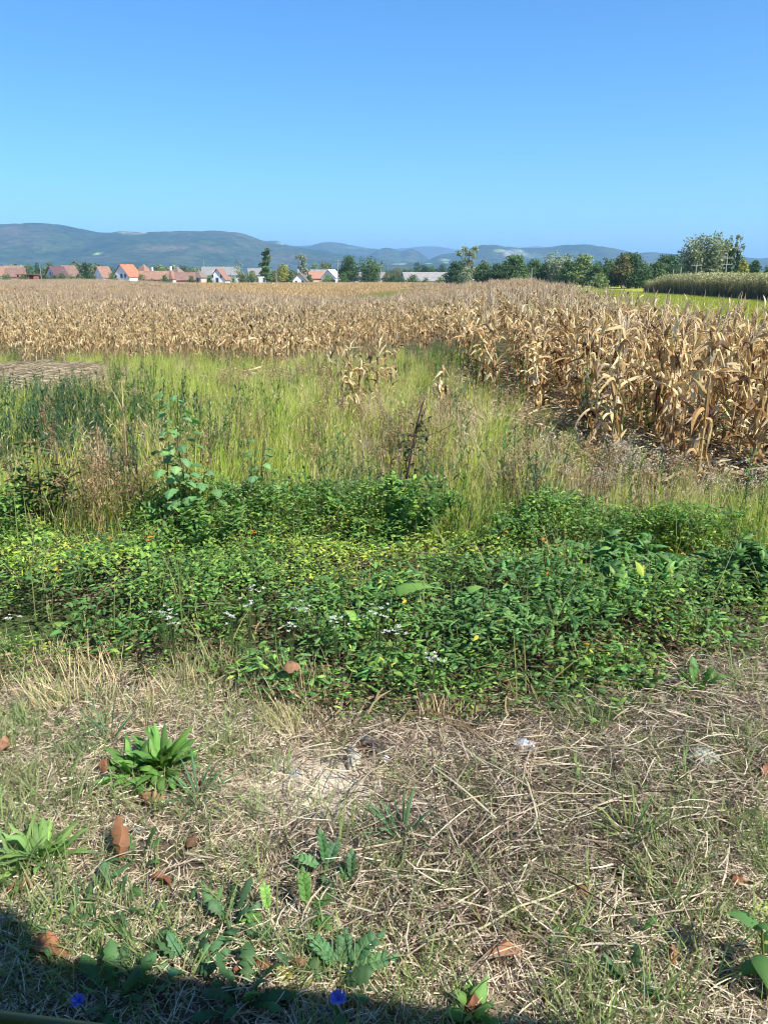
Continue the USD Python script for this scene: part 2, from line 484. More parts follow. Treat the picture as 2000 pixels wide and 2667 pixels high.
ridge('hill', 5200, [(930, 700), (960, 664), (985, 648), (1005, 644), (1025, 647), (1042, 655), (1062, 648), (1075, 647), (1092, 656), (1110, 668), (1140, 690), (1180, 716)],
      900, 8, 'pair of small rounded wooded hills left of the valley gap', [], nx=180)
ridge('hill', 9500, [(600, 668), (700, 646), (760, 640), (810, 638), (870, 642), (940, 650), (1020, 648), (1060, 645), (1110, 640), (1150, 642), (1190, 650), (1260, 656), (1340, 646), (1395, 640), (1440, 646), (1560, 672), (1700, 690), (1900, 680), (1990, 672), (2080, 676), (2200, 700)],
      2200, 12, 'farthest pale blue mountains seen through the valley gap', [], nx=300)
ridge('hill', 4700, [(1040, 716), (1100, 686), (1130, 668), (1150, 661), (1200, 656), (1225, 646), (1245, 638), (1262, 635), (1300, 638), (1350, 645), (1400, 645), (1430, 642), (1460, 638), (1500, 635), (1540, 636), (1580, 643), (1620, 652), (1655, 660), (1680, 656), (1700, 656), (1760, 661), (1790, 660), (1850, 665), (1900, 668), (1960, 674), (2000, 670), (2100, 676), (2300, 660), (2700, 640), (3200, 660)],
      1500, 15, 'wooded hill scarred by a pale quarry on the right', [(1345, 660, 32, 12, PALE), (1385, 667, 12, 4, PALE), (1300, 652, 16, 4, (4, 3.4, 3.4)), (1485, 669, 10, 4, PALE), (1158, 676, 14, 3, (5.5, 4.2, 6)), (1440, 665, 60, 9, (1.7, 1.3, 1.3))])
ridge('low_hill', 3000, [(880, 712), (960, 698), (1000, 690), (1040, 684), (1070, 683), (1120, 684), (1180, 682), (1240, 690), (1330, 704), (1400, 716)],
      700, 19, 'low green foothill with pale stubble fields in the valley mouth', [(1035, 685.5, 22, 2.6, (5.5, 4.2, 6)), (1115, 684, 12, 2.2, (5.5, 4.2, 6)), (1160, 683, 8, 1.4, (8, 6, 9))], nx=200, ny=50)
HAZE = usdkit.material(stage, '/World/Looks/haze', {'v': ('principled_volume', {'color': (0.42, 0.70, 1.0), 'density': 0.00015, 'anisotropy': 0.2})}, [], volume='v.volume')
hz = trimesh.creation.box(bounds=[[-12000, -400, -6], [12000, 15000, 470]])
put(None, 'haze', hz, HAZE, label='thin blue haze in the air over the fields', kind='stuff')

# ---------------------------------------------------------------- trees
def crown(rng, lobes, n, size, cols, p=None, flat=0.35):
    """Leaf-clump faces spread through ellipsoid lobes (cx, cy, cz, rx, ry, rz)."""
    lobes = np.asarray(lobes, float)
    vol = (lobes[:, 3] * lobes[:, 4] * lobes[:, 5]) ** 0.75
    which = rng.choice(len(lobes), n, p=vol / vol.sum())
    d = rng.normal(size=(n, 3)); d /= np.linalg.norm(d, axis=1, keepdims=True)
    r = rng.uniform(0.15, 1.0, n) ** 0.45 * rng.uniform(.82, 1.12, n)
    c = lobes[which, :3] + d * r[:, None] * lobes[which, 3:]
    c += (meshkit.noise(c * 1.7, 5) - .5)[:, None] * d * .5
    nrm = d * (1 - flat) + rng.normal(size=(n, 3)) * .55 + np.array([0, 0, flat])
    nrm /= np.linalg.norm(nrm, axis=1, keepdims=True)
    a = np.cross(nrm, rng.normal(size=(n, 3))); a /= np.linalg.norm(a, axis=1, keepdims=True)
    b = np.cross(nrm, a)
    s = size * rng.uniform(.6, 1.4, (n, 1))
    v = np.stack([c + a * s, c + b * s * .7 + nrm * s * .2, c - a * s, c - b * s * .7 - nrm * s * .15], 1)
    f = (np.array([[0, 1, 2], [0, 2, 3]])[None] + (np.arange(n) * 4)[:, None, None]).reshape(-1, 3)
    col = mix_cols(rng, np.asarray(cols) * 1.9, n, .22, .08, p)
    lobe_tone = rng.uniform(.82, 1.2, len(lobes))[which][:, None]
    return v.reshape(-1, 3), f, np.repeat(np.clip(col * lobe_tone, .004, .8), 4, 0)


GREENS = {'mid': [(.050, .085, .026), (.062, .095, .030), (.040, .070, .022)],
          'dark': [(.030, .058, .020), (.038, .066, .024), (.026, .048, .018)],
          'grey': [(.13, .15, .09), (.16, .17, .115), (.095, .115, .065)],
          'yellow': [(.17, .17, .035), (.22, .19, .04), (.11, .13, .035)],
          'pale': [(.095, .125, .040), (.11, .135, .05), (.08, .11, .04)],
          'rusty': [(.12, .085, .04), (.09, .09, .035), (.065, .085, .03)],
          'olive': [(.075, .085, .03), (.09, .095, .035), (.06, .07, .025)]}


def tree(name, px, top, width, Y, tone, label, seed, low=0.08, shape='round', leaves=1800, density=1.0, leaf=.26, category='tree', group=None, z0=None, bark=(.16, .13, .10), limbs=7):
    rng = np.random.default_rng(seed)
    P = at_depth(px, top, Y)
    z0 = float(zt(P[0], Y)) - .1 if z0 is None else z0
    H = P[2] - z0
    R = width / 2000.0 * Y / 2 * (1.5 if name == 'row_tree' else 1.15)
    t = thing(name, (P[0], Y, z0), 0, label, category, group)
    lobes = []
    if shape == 'round':
        k = 12
        for q in range(k):
            u = (q + .5) / k
            zc = H * (low + (1 - low) * (.14 + .72 * u))
            rr = R * (0.62 + .5 * math.sin(math.pi * min(1, (u + .22)))) * .72
            ang = q * 2.4 + rng.uniform(-.5, .5)
            off = R * rng.uniform(.25, .62) * (1.05 - .55 * u)
            lobes.append((off * math.cos(ang), off * math.sin(ang), zc, rr * rng.uniform(.75, 1.1), rr * rng.uniform(.75, 1.1), H * rng.uniform(.11, .17)))
        lobes.append((0, 0, H * .87, R * .5, R * .5, H * .13))
        lobes.append((0, 0, H * (low + (1 - low) * .35), R * .85, R * .85, H * .3))
    elif shape == 'column':
        k = 11
        for q in range(k):
            u = (q + .5) / k
            rr = R * (.6 + .6 * math.sin(math.pi * (u * .8 + .15))) * rng.uniform(.7, 1.1)
            ang = rng.uniform(0, 6.28)
            lobes.append((R * .45 * math.cos(ang), R * .45 * math.sin(ang), H * (low + (1 - low) * u), rr * .7, rr * .7, H * .075))
    elif shape == 'sparse':
        k = 30
        for q in range(k):
            ang = q * 2.4 + rng.uniform(-.4, .4)
            u = rng.uniform(0, 1)
            off = R * (.25 + .7 * rng.uniform(0, 1))
            lobes.append((off * math.cos(ang), off * math.sin(ang), H * (low + (1 - low) * (u * .86 + .07)), R * rng.uniform(.16, .3), R * rng.uniform(.16, .3), H * rng.uniform(.035, .07)))
    elif shape == 'plume':                       # several tall rising plumes
        k = 24 if R > 3.3 else 12
        for q in range(k):
            ang = q * 2.4
            off = R * (.1 + .74 * math.sqrt(q / k))
            lean = rng.uniform(.8, 1.15)
            top_h = H * rng.uniform(.66, 1.0) * (1 - .2 * q / k)
            for w in range(6):
                u = (w + .5) / 6
                lobes.append((off * math.cos(ang) * (.45 + .75 * u) * lean + rng.normal(0, R * .05), off * math.sin(ang) * (.45 + .7 * u), H * low + (top_h - H * low) * u,
                              R * .33 * (1.15 - .5 * u), R * .33 * (1.15 - .5 * u), H * .09))
    trunk = [(rng.normal(0, R * .03) * i, rng.normal(0, R * .03) * i, H * f) for i, f in enumerate((0, .2, .42, .62, .8))]
    r0 = max(.09, H * .022)
    put(t, 'trunk', tube(trunk, [r0, r0 * .8, r0 * .6, r0 * .4, r0 * .15], 7, bark), BARK, True)
    pick = rng.permutation(len(lobes))[:limbs]
    mb = MB()
    for w in pick:
        L = np.array(lobes[w][:3])
        s = np.array(trunk[1 if L[2] < H * .55 else 2])
        mid = (s + L) / 2 + np.array([0, 0, -.06 * H])
        mb.add(tube([s, mid, L, L + (L - mid) * .5], [r0 * .38, r0 * .26, r0 * .13, r0 * .05], 5, bark))
    put(t, 'limb', mb.out(), BARK, True)
    put(t, 'crown', crown(rng, lobes, int(leaves * (2.4 if name in ('row_tree', 'poplar') else 1.7)), leaf * .85 * (H / 8) ** .4, GREENS[tone]), CROWN)
    return t


_ts = [100]


def T(*a, **k):
    _ts[0] += 1
    return tree(*a[:7], seed=_ts[0], **k)


# village side, left
T('bush', 22, 705, 56, 300, 'olive', 'low olive bush at the left edge below the first red roof', category='bush', leaves=700, low=0)
T('garden_tree', 72, 686, 40, 330, 'mid', 'mid green tree between the low terracotta house and the first pole', leaves=900)
T('garden_tree', 96, 682, 24, 345, 'dark', 'dark narrow tree just left of the first utility pole', leaves=700)
T('garden_tree', 127, 680, 38, 350, 'olive', 'round olive tree behind the maroon roofed house', leaves=900)
T('garden_tree', 226, 684, 26, 325, 'dark', 'dark upright tree between the pink roofed house and the small orange roofed house', leaves=900, shape='column')
T('garden_tree', 246, 706, 36, 300, 'mid', 'low green tree hiding the foot of the small orange roofed house', leaves=600, low=0)
T('bush', 140, 714, 40, 280, 'mid', 'green bush in front of the grey gable of the maroon roofed house', category='bush', leaves=700, low=0)
T('bush', 182, 713, 30, 285, 'pale', 'pale green bush left of the row of small round bushes', category='bush', leaves=500, low=0)
for bx, bt, bw, bl in ((185, 719, 13, 'leftmost of the four small round bushes on the field edge'), (200, 717, 14, 'second small round bush from the left on the field edge'),
                       (213, 718, 11, 'third small round bush from the left on the field edge'), (242, 719, 13, 'small round bush standing apart to the right of its row on the field edge')):
    T('round_bush', bx, bt, bw, 262, 'dark', bl, category='bush', leaves=260, low=0, leaf=.2, group='small round bushes on the field edge')
T('bush', 310, 709, 20, 290, 'mid', 'green shrub in front of the big white gabled house', category='bush', leaves=450, low=0)
T('bush', 350, 708, 20, 290, 'dark', 'dark shrub at the right corner of the big white gabled house', category='bush', leaves=450, low=0)
T('bush', 395, 722, 11, 258, 'olive', 'tiny lone bush in the pale maize before the long orange roof', category='bush', leaves=200, low=0, leaf=.2)
T('garden_tree', 406, 690, 34, 350, 'dark', 'dark tree between the hipped orange roof and the white chimney', leaves=800)
T('garden_tree', 425, 694, 28, 380, 'pale', 'pale tree showing left of the white chimney', leaves=700)
T('garden_tree', 476, 688, 34, 380, 'olive', 'olive tree behind the brown hipped roof beside the white chimney', leaves=900)
T('garden_tree', 498, 692, 34, 370, 'pale', 'pale green tree left of the brown roof by the chalet', leaves=800)
T('garden_tree', 532, 690, 22, 370, 'grey', 'greyish thin tree left of the white chalet', leaves=500, shape='sparse')
T('garden_tree', 577, 687, 52, 420, 'pale', 'broad pale trees rising behind the white chalet roof', leaves=900)
T('garden_tree', 622, 680, 22, 340, 'grey', 'thin grey tree right of the chalet before the grey barn', leaves=420, shape='column', limbs=9)
T('bush', 655, 703, 34, 300, 'pale', 'bushy light green tree before the flat grey building', category='tree', leaves=900, low=0)
T('bush', 605, 716, 20, 300, 'mid', 'low shrub beside the fence posts right of the chalet', category='bush', leaves=300, low=0)
# garden bushes and small trees between and before the houses
for bx, bt, bw, bY, tone, bl in ((14, 712, 34, 268, 'mid', 'green bush under the orange roof at the left edge'), (60, 712, 30, 268, 'olive', 'low olive bush before the brick shed'), (118, 714, 26, 268, 'dark', 'dark bush right of the first pole'),
                                 (160, 709, 26, 276, 'mid', 'green bush between the maroon roof and the pinkish red roof'), (205, 709, 30, 276, 'olive', 'olive bush right of the pinkish red roof'), (235, 711, 34, 270, 'dark', 'dark bush left of the small orange roofed house'),
                                 (290, 708, 30, 274, 'mid', 'green bush between the small orange roofed house and the big white gable'), (368, 712, 24, 266, 'olive', 'olive bush at the left end of the long orange barn'), (428, 714, 24, 262, 'mid', 'green bush at the right end of the long orange barn'),
                                 (498, 716, 20, 262, 'olive', 'low bush before the brown roofed house by the chalet'), (545, 717, 18, 258, 'mid', 'low green bush at the left corner of the chalet'), (633, 713, 24, 262, 'olive', 'olive bush between the short posts and the grey building'),
                                 (390, 697, 26, 330, 'dark', 'dark tree top behind the long orange barn'), (345, 686, 30, 360, 'olive', 'olive tree behind the big orange brown roof'), (285, 690, 30, 360, 'mid', 'green tree behind the small orange roof'), (190, 686, 30, 370, 'mid', 'green tree behind the pinkish red roof')):
    T('garden_bush', bx, bt, bw, bY, tone, bl, category='bush' if bt > 705 else 'tree', leaves=520, low=0)
# middle
T('slender_tree', 690, 648, 27, 260, 'mid', 'tall slender green tree standing left of the yellow tree', leaves=1500, shape='column', low=.12, limbs=9)
T('tall_bush', 712, 702, 26, 265, 'olive', 'olive bush at the foot of the yellow tree, by a short post', category='bush', leaves=500, low=0)
T('yellow_tree', 737, 686, 46, 270, 'yellow', 'rounded yellow tree left of the small white cottage', leaves=1500, low=.0)
T('tall_bush', 757, 702, 24, 268, 'mid', 'green bush between the yellow tree and the white cottage', category='bush', leaves=500, low=0)
T('bare_tree', 788, 656, 30, 285, 'grey', 'tall thin half bare tree rising behind the white cottage', leaves=700, shape='sparse', low=.25, limbs=13, bark=(.12, .11, .08))
T('background_tree', 818, 680, 34, 420, 'pale', 'left pale tree of the group behind the white gable', leaves=800)
T('background_tree', 842, 678, 34, 430, 'olive', 'right olive tree of the group behind the white gable', leaves=800)
T('tall_bush', 806, 713, 22, 262, 'mid', 'green shrub touching the right wall of the white cottage', category='bush', leaves=450, low=0)
T('tall_bush', 852, 714, 40, 258, 'pale', 'light green thicket under the white gable left of the crossarm pole', category='bush', leaves=800, low=0)
T('field_tree', 907, 664, 50, 255, 'dark', 'dark dense tree right of the crossarm pole', leaves=2600, low=.1)
T('tall_bush', 893, 708, 30, 250, 'mid', 'leafy bush right beside the crossarm pole', category='bush', leaves=650, low=0)
T('field_tree', 966, 660, 58, 255, 'mid', 'big airy tree left of the second pole before the barn', leaves=1900, low=.1, shape='plume', limbs=12)
T('tall_bush', 955, 697, 40, 252, 'dark', 'dark undergrowth at the foot of the big airy tree', category='bush', leaves=800, low=0)
T('tall_bush', 1008, 705, 30, 258, 'olive', 'olive bush between the second pole and the barn end', category='bush', leaves=600, low=0)
T('tall_bush', 1022, 716, 32, 250, 'dark', 'low dark shrub before the left end of the long barn', category='bush', leaves=500, low=0)
T('tall_bush', 1041, 715, 26, 250, 'mid', 'small shrub before the middle of the long barn', category='bush', leaves=450, low=0)
T('tall_bush', 1075, 713, 38, 250, 'mid', 'largest of the shrubs before the long barn', category='bush', leaves=700, low=0)
T('tall_bush', 1108, 721, 22, 250, 'olive', 'low shrub under the eave of the long barn', category='bush', leaves=350, low=0)
T('tall_bush', 1146, 720, 28, 250, 'pale', 'light shrub at the right end of the long barn', category='bush', leaves=450, low=0)
T('background_tree', 1035, 694, 44, 420, 'rusty', 'low rusty tree behind the roof of the long barn', leaves=700)
T('background_tree', 1092, 683, 26, 430, 'dark', 'pointed dark tree behind the roof of the long barn', leaves=900, shape='column')
T('background_tree', 1068, 696, 26, 430, 'mid', 'low green tree left of the pointed tree behind the long barn', leaves=600)
T('background_tree', 1125, 692, 26, 430, 'mid', 'low green tree right of the pointed tree behind the long barn', leaves=600)
T('background_tree', 1152, 686, 36, 420, 'dark', 'dark tree behind the right end of the long barn', leaves=900)
# right: the tree row behind the maize
T('row_tree', 1187, 678, 44, 215, 'dark', 'dark bushy tree at the left end of the tree row, beside the barn', leaves=1800, low=0)
T('row_tree', 1226, 637, 50, 220, 'grey', 'tall ragged grey green tree near the left end of the tree row', leaves=900, low=.3, shape='sparse', limbs=13, bark=(.25, .22, .18))
T('row_tree', 1215, 690, 30, 205, 'grey', 'grey dead looking bush under the tall ragged tree', leaves=500, low=0, limbs=10, bark=(.3, .27, .22))
T('row_tree', 1262, 681, 44, 210, 'mid', 'rounded green tree right of the tall ragged tree', leaves=1700, low=0)
T('row_tree', 1296, 684, 36, 205, 'dark', 'low dark tree in the dip of the tree row', leaves=1400, low=0)
T('row_tree', 1342, 660, 58, 200, 'mid', 'full round green tree left of the pale lone pole', leaves=2600, low=.02)
T('row_tree', 1392, 672, 44, 205, 'mid', 'green tree behind the pale lone pole', leaves=1900, low=.02)
T('row_tree', 1422, 682, 34, 200, 'dark', 'dark low tree right of the pale lone pole', leaves=1300, low=0)
T('row_tree', 1458, 648, 48, 195, 'grey', 'tall pointed grey green tree right of the pale lone pole', leaves=1700, low=.05, shape='plume')
T('row_tree', 1482, 675, 36, 190, 'mid', 'shaded green tree right of the pointed grey green tree', leaves=1400, low=0)
T('row_tree', 1522, 660, 56, 185, 'pale', 'broad pale green tree near the middle of the tree row', leaves=2600, low=0)
T('row_tree', 1553, 686, 40, 178, 'mid', 'low bushy tree before the broad pale green tree', leaves=1300, low=0)
T('row_tree', 1588, 658, 46, 182, 'mid', 'ragged green tree left of the large rusty tinged tree', leaves=1700, low=.05, shape='plume')
T('row_tree', 1562, 708, 34, 168, 'pale', 'yellowish bush at the edge of the bright green field', category='bush', leaves=700, low=0)
T('row_tree', 1642, 655, 76, 170, 'dark', 'large dark tree with a rusty crown at the end of the green field', leaves=3600, low=.0)
T('row_tree', 1626, 662, 40, 168, 'rusty', 'rust tinged tree leaning into the large dark tree', leaves=1300, low=.25)
T('row_tree', 1692, 680, 34, 190, 'grey', 'thin grey tree just left of the clipped hedge end', leaves=600, low=.1, shape='sparse')
T('row_tree', 1742, 660, 72, 185, 'dark', 'wide flat topped dark tree behind the hedge, left of the poplars', leaves=2800, low=.1)
T('row_tree', 1718, 678, 36, 180, 'mid', 'small green tree behind the left part of the hedge', leaves=1000, low=.1)
T('poplar', 1846, 590, 100, 150, 'grey', 'tallest broad grey poplar clump rising over the hedge', leaves=7600, low=.06, shape='plume', limbs=22, leaf=.2, bark=(.33, .31, .28))
T('poplar', 1892, 602, 36, 152, 'grey', 'narrow poplar right of the tallest poplar clump', leaves=2200, low=.08, shape='plume', limbs=14, leaf=.2, bark=(.33, .31, .28))
T('poplar', 1918, 604, 44, 150, 'grey', 'nearly bare pale limbed poplar at the right of the clump', leaves=600, low=.35, shape='sparse', limbs=18, leaf=.17, bark=(.33, .31, .28))
T('dark_tree', 1907, 636, 18, 148, 'dark', 'narrow dark upright tree in front of the bare poplar', leaves=900, shape='column')
T('dark_tree', 1925, 646, 13, 149, 'dark', 'thin dark spire of a tree right of the bare poplar', leaves=500, shape='column')
T('yellow_bush', 1938, 674, 30, 140, 'yellow', 'yellow green bush above the hedge right of the poplars', category='bush', leaves=900, low=.2)
T('dark_tree', 1968, 676, 40, 150, 'dark', 'dark round tree above the hedge at the far right', leaves=1300, low=0)
T('dark_tree', 2010, 686, 60, 160, 'mid', 'green tree cut by the right edge of the view above the hedge', leaves=1300, low=0)

# woods far behind the village: one mass
rng = np.random.default_rng(7)
protos = [crown(np.random.default_rng(40 + i), [(0, 0, 3.2, 3.4, 3.4, 3.0), (1.6, .5, 5.2, 2.0, 2.0, 2.0), (-1.5, -.4, 4.6, 2.1, 2.1, 2.0)], 420, .55, GREENS[k]) for i, k in enumerate(('mid', 'dark', 'olive', 'pale'))]
n = 520
fy = rng.uniform(460, 1500, n)
fx = fy * rng.uniform(-.62, .62, n)
scatter('far_woodland', protos, np.stack([fx, fy, zt(fx, fy) - .5], 1), rng, CROWN, 'belt of far trees between the village and the foot of the hills', 'woodland', proto_name='tree_clump', scale=(.8, 1.7))

# clipped hedge on the right: a dense block of upright twigs with leafy tops
rng = np.random.default_rng(9)


def hedge_clump(seed):
    r = np.random.default_rng(seed)
    n = 44
    b = np.stack([r.uniform(-.6, .6, n), r.uniform(-.6, .6, n), np.zeros(n)], 1)
    g = ribbons(b, r.uniform(0, 6.28, n), r.uniform(0, .15, n), r.uniform(.05, .35, n), r.uniform(1.7, 2.7, n), r.uniform(.03, .05, n), 3, [1, 1, .8, .3], jit(r, (.24, .185, .13), n), jit(r, (.15, .14, .07), n))
    lv = crown(r, [(0, 0, 2.2, .75, .75, .6), (0, 0, 1.2, .7, .7, .8)], 190, .07, [(.16, .18, .07), (.18, .18, .09), (.24, .19, .13)])
    z = lv[0][:, 2]
    k = np.repeat(smooth(1.7, .7, z.reshape(-1, 4).mean(1)), 4)[:, None] * .75
    return join(g, (lv[0], lv[1], lv[2] * (1 - k) + np.array([.22, .17, .125]) * k))


hx, hy = [], []
for u in np.arange(0, 1, .0042):
    for w in np.arange(0, 4.0, .9):
        p = np.array([38.8, 118.0]) * (1 - u) + np.array([34.5, 52.0]) * u + np.array([.99, .06]) * w
        hx.append(p[0]); hy.append(p[1])
hx, hy = np.array(hx) + rng.normal(0, .12, len(hx)), np.array(hy) + rng.normal(0, .12, len(hy))
scatter('hedge', [hedge_clump(60 + i) for i in range(5)], np.stack([hx, hy, zt(hx, hy) - .05], 1), rng, CROWN, 'long dense brownish green hedge along the bright green field on the right', 'hedge', sc=rng.uniform(.72, 1.1, len(hx)) * np.interp(hy, [52, 75, 118], [.86, .93, .98]) * (.72 + .28 * smooth(118, 105, hy)), tilt=.06)

# ---------------------------------------------------------------- houses
ORANGE, RED, MAROON, BROWN, GREYROOF = (.255, .15, .105), (.20, .12, .095), (.11, .065, .065), (.20, .155, .125), (.21, .205, .195)
WHITE, GREYW, CREAM = (.80, .80, .78), (.52, .52, .52), (.62, .58, .48)


def house(name, px, top, base, Y, w, d, rot, wall, roof, label, eave=.5, hip=False, chimney=None, windows=(), door=False, ground_z=None, over=.35, category='house', gable_windows=True):
    """w: gable width, d: ridge length; top: pixel row of the ridge; eave: wall height as part of the whole."""
    P = at_depth(px, top, Y)
    gz = float(zt(P[0], Y)) - .1 if ground_z is None else ground_z
    H = P[2] - gz
    w, d = w * .92, d * .66
    e = H * eave
    t = thing(name, (P[0], Y, gz), rot, label, category)
    # local: gable front faces -y, ridge along y
    if hip:
        body = box(-w / 2, w / 2, -d / 2, d / 2, 0, e, wall)
        put(t, 'wall', body, PLAIN)
        r = max(.1, d / 2 - w / 2 * .8)
        v = [(-w / 2 - over, -d / 2 - over, e - .1), (w / 2 + over, -d / 2 - over, e - .1), (w / 2 + over, d / 2 + over, e - .1), (-w / 2 - over, d / 2 + over, e - .1), (0, -r, H), (0, r, H)]
        f = [(0, 1, 4), (1, 2, 5), (1, 5, 4), (2, 3, 5), (3, 0, 4), (3, 4, 5), (0, 2, 1), (0, 3, 2)]
        rf = put(t, 'roof', (np.array(v), np.array(f), np.tile(roof, (6, 1))), ROOF)
    else:
        v = [(-w / 2, -d / 2, 0), (w / 2, -d / 2, 0), (w / 2, -d / 2, e), (0, -d / 2, H - .12), (-w / 2, -d / 2, e)]
        v += [(a, d / 2, c) for a, b, c in v]
        f = [(0, 1, 2), (0, 2, 3), (0, 3, 4), (5, 7, 6), (5, 8, 7), (5, 9, 8), (0, 5, 1), (1, 5, 6), (1, 6, 7), (1, 7, 2), (0, 4, 9), (0, 9, 5)]
        put(t, 'wall', (np.array(v, float), np.array(f), np.tile(wall, (10, 1))), PLAIN)
        mb = MB()
        sl = (H - e) / (w / 2)
        for s in (-1, 1):
            xo = w / 2 + over
            q = np.array([(0, 0, H), (s * xo, 0, H - sl * xo), (s * xo, 0, H - sl * xo + .16), (0, 0, H + .18)])
            vv = np.vstack([q + [0, -d / 2 - over, 0], q + [0, d / 2 + over, 0]])
            ff = [(0, 1, 2), (0, 2, 3), (4, 6, 5), (4, 7, 6), (0, 4, 1), (1, 4, 5), (1, 5, 2), (2, 5, 6), (3, 2, 6), (3, 6, 7), (0, 3, 7), (0, 7, 4)]
            mb.add((vv, np.array(ff)), roof)
        rf = put(t, 'roof', mb.out(), ROOF)
    if chimney:
        cx, cy, ch, cc = chimney
        put(rf, 'chimney', box(cx - .35, cx + .35, cy - .35, cy + .35, e, H + ch, cc), PLAIN)
    for (side, u, z, ww, hh) in windows:       # side: 'g' gable front, 's' right side
        if side == 'g':
            fr = put(t, 'window', box(u - ww / 2 - .08, u + ww / 2 + .08, -d / 2 - .05, -d / 2 + .02, z - .08, z + hh + .08, (.5, .48, .45)), PLAIN)
            put(fr, 'pane', box(u - ww / 2, u + ww / 2, -d / 2 - .07, -d / 2 + .02, z, z + hh, (.05, .06, .075)), GLASSY)
        else:
            fr = put(t, 'window', box(w / 2 - .02, w / 2 + .05, u - ww / 2 - .08, u + ww / 2 + .08, z - .08, z + hh + .08, (.5, .48, .45)), PLAIN)
            put(fr, 'pane', box(w / 2 - .02, w / 2 + .07, u - ww / 2, u + ww / 2, z, z + hh, (.05, .06, .075)), GLASSY)
    if door:
        put(t, 'door', box(-.45, .45, -d / 2 - .06, -d / 2 + .02, .1, 2.1, (.09, .06, .04)), PLAIN)
    return t


GLASSY = tint_material('window_pane', 0.12, 0.6, 3.0, 0.1)
A = -0.55
house('village_house', 3, 694, 716, 300, 7.5, 9, A, CREAM, ORANGE, 'orange roofed house cut by the left edge of the view', .5)
house('village_house', 36, 692, 716, 330, 6.5, 11, -1.3, CREAM, BROWN, 'low pale brown roofed house near the left edge', .55)
house('village_house', 40, 698, 718, 300, 5.5, 10, -1.35, (.5, .3, .2), RED, 'low red roofed house with an orange wall right of the left edge', .5)
t = thing('brick_shed', (*at_depth(72, 706, 275)[:2], float(zt(-126, 275)) - .1), -.1, 'open fronted brick shed with dark bays left of the first pole', 'shed')
for q in range(4):
    put(t, 'pillar', box(-3.2 + q * 1.9, -2.75 + q * 1.9, -1.5, -1.1, 0, 3.2, (.30, .12, .075)), PLAIN)
put(t, 'wall', box(-3.2, 2.95, 1.2, 1.5, 0, 3.2, (.22, .10, .07)), PLAIN)
put(t, 'side_wall', box(2.6, 2.95, -1.09, 1.19, 0, 3.2, (.26, .12, .08)), PLAIN)
put(t, 'roof', box(-3.5, 3.3, -1.9, 1.8, 3.2, 3.42, (.20, .11, .085)), ROOF)
house('village_house', 146, 694, 716, 290, 6.4, 8.5, A, GREYW, MAROON, 'grey gabled house with a dark maroon roof', .42, windows=[('g', .2, 3.1, .7, 1.0)])
house('village_house', 176, 691, 716, 315, 6.4, 9, A, WHITE, RED, 'white gabled house with a pinkish red roof beside the maroon roof', .42, windows=[('s', 0, 1.2, 1.2, 1.1)])
house('village_house', 267, 694, 716, 300, 5.6, 7.5, A, WHITE, ORANGE, 'small white gabled house with a bright orange roof right of the dark upright tree', .42)
house('village_house', 329, 689, 717, 285, 9.2, 8.5, A, WHITE, (.38, .16, .09), 'big white gabled house with an orange brown roof, two windows and shrubs in front', .4,
      windows=[('g', .3, 2.2, 1.0, 1.2), ('g', 2.2, 2.2, .7, 1.2), ('g', -2.6, 2.0, .7, 1.1)])
house('village_house', 374, 687, 717, 300, 7.2, 8.0, A, WHITE, ORANGE, 'steep hipped orange roofed house with a pale chimney right of the big white gable', .45, hip=True, chimney=(2.9, 1.2, -1.1, (.6, .55, .48)))
house('barn', 400, 706, 720, 272, 4.8, 14, -1.35, (.35, .18, .12), ORANGE, 'long low orange roofed barn right of the big white house', .45, category='barn')
house('village_house', 444, 700, 720, 280, 6.4, 6.4, A, CREAM, ORANGE, 'hipped orange roofed house with a white capped chimney', .35, hip=True, chimney=(0, 0, .9, (.75, .75, .73)))
house('village_house', 461, 693, 720, 310, 6.2, 7, A, CREAM, BROWN, 'brown hipped roof showing behind the white capped chimney', .5, hip=True)
house('barn', 482, 710, 722, 268, 4.4, 9, -1.3, (.4, .2, .14), RED, 'low red roofed outbuilding with a pale end wall left of the brown roofed house', .45, category='barn', windows=[('s', 2, .8, .5, .9)])
house('village_house', 518, 703, 724, 275, 5.4, 5.6, A, (.55, .42, .36), BROWN, 'small house with a brown hipped roof beside the chalet', .5, hip=True, windows=[('g', -1, .9, .6, 1.2), ('g', 1, .9, .6, 1.2)])
house('chalet', 571, 700, 725, 265, 6.2, 5.2, A + .25, WHITE, ORANGE, 'white chalet with an orange roof and dark balcony', .36, windows=[('g', -1.6, 2.3, .6, .8), ('g', 1.5, 2.3, .6, .8), ('g', 0, .6, 1.0, 1.6)], chimney=(-2.2, 0, -.5, (.7, .7, .68)))
house('long_barn', 575, 695, 716, 350, 9, 24, -1.4, (.5, .5, .48), GREYROOF, 'long grey roofed barn behind the white chalet', .5, category='barn')
house('grey_building', 668, 699, 722, 310, 7, 9.5, -1.35, (.5, .48, .44), GREYROOF, 'grey roofed building with pale posts left of the tall slender tree', .6, category='barn', windows=[('s', -2.5, .6, .8, 1.6), ('s', 0, .6, .8, 1.6), ('s', 2.5, .6, .8, 1.6)])
house('cottage', 781, 710, 735, 245, 4.4, 4.0, A + .5, WHITE, (.20, .15, .12), 'small white cottage with a brown gabled roof in front of the half bare tree', .45, windows=[('g', -1.0, .7, .6, .7), ('g', .9, .7, .6, .7)], over=.55)
house('long_barn', 822, 702, 726, 330, 8, 22, -1.4, (.45, .42, .4), GREYROOF, 'long grey roof behind the cottage and the terracotta roofs', .5, category='barn')
house('village_house', 826, 708, 728, 285, 6, 9, -1.3, (.5, .38, .3), (.33, .17, .12), 'broken terracotta roofed house right of the cottage', .5)
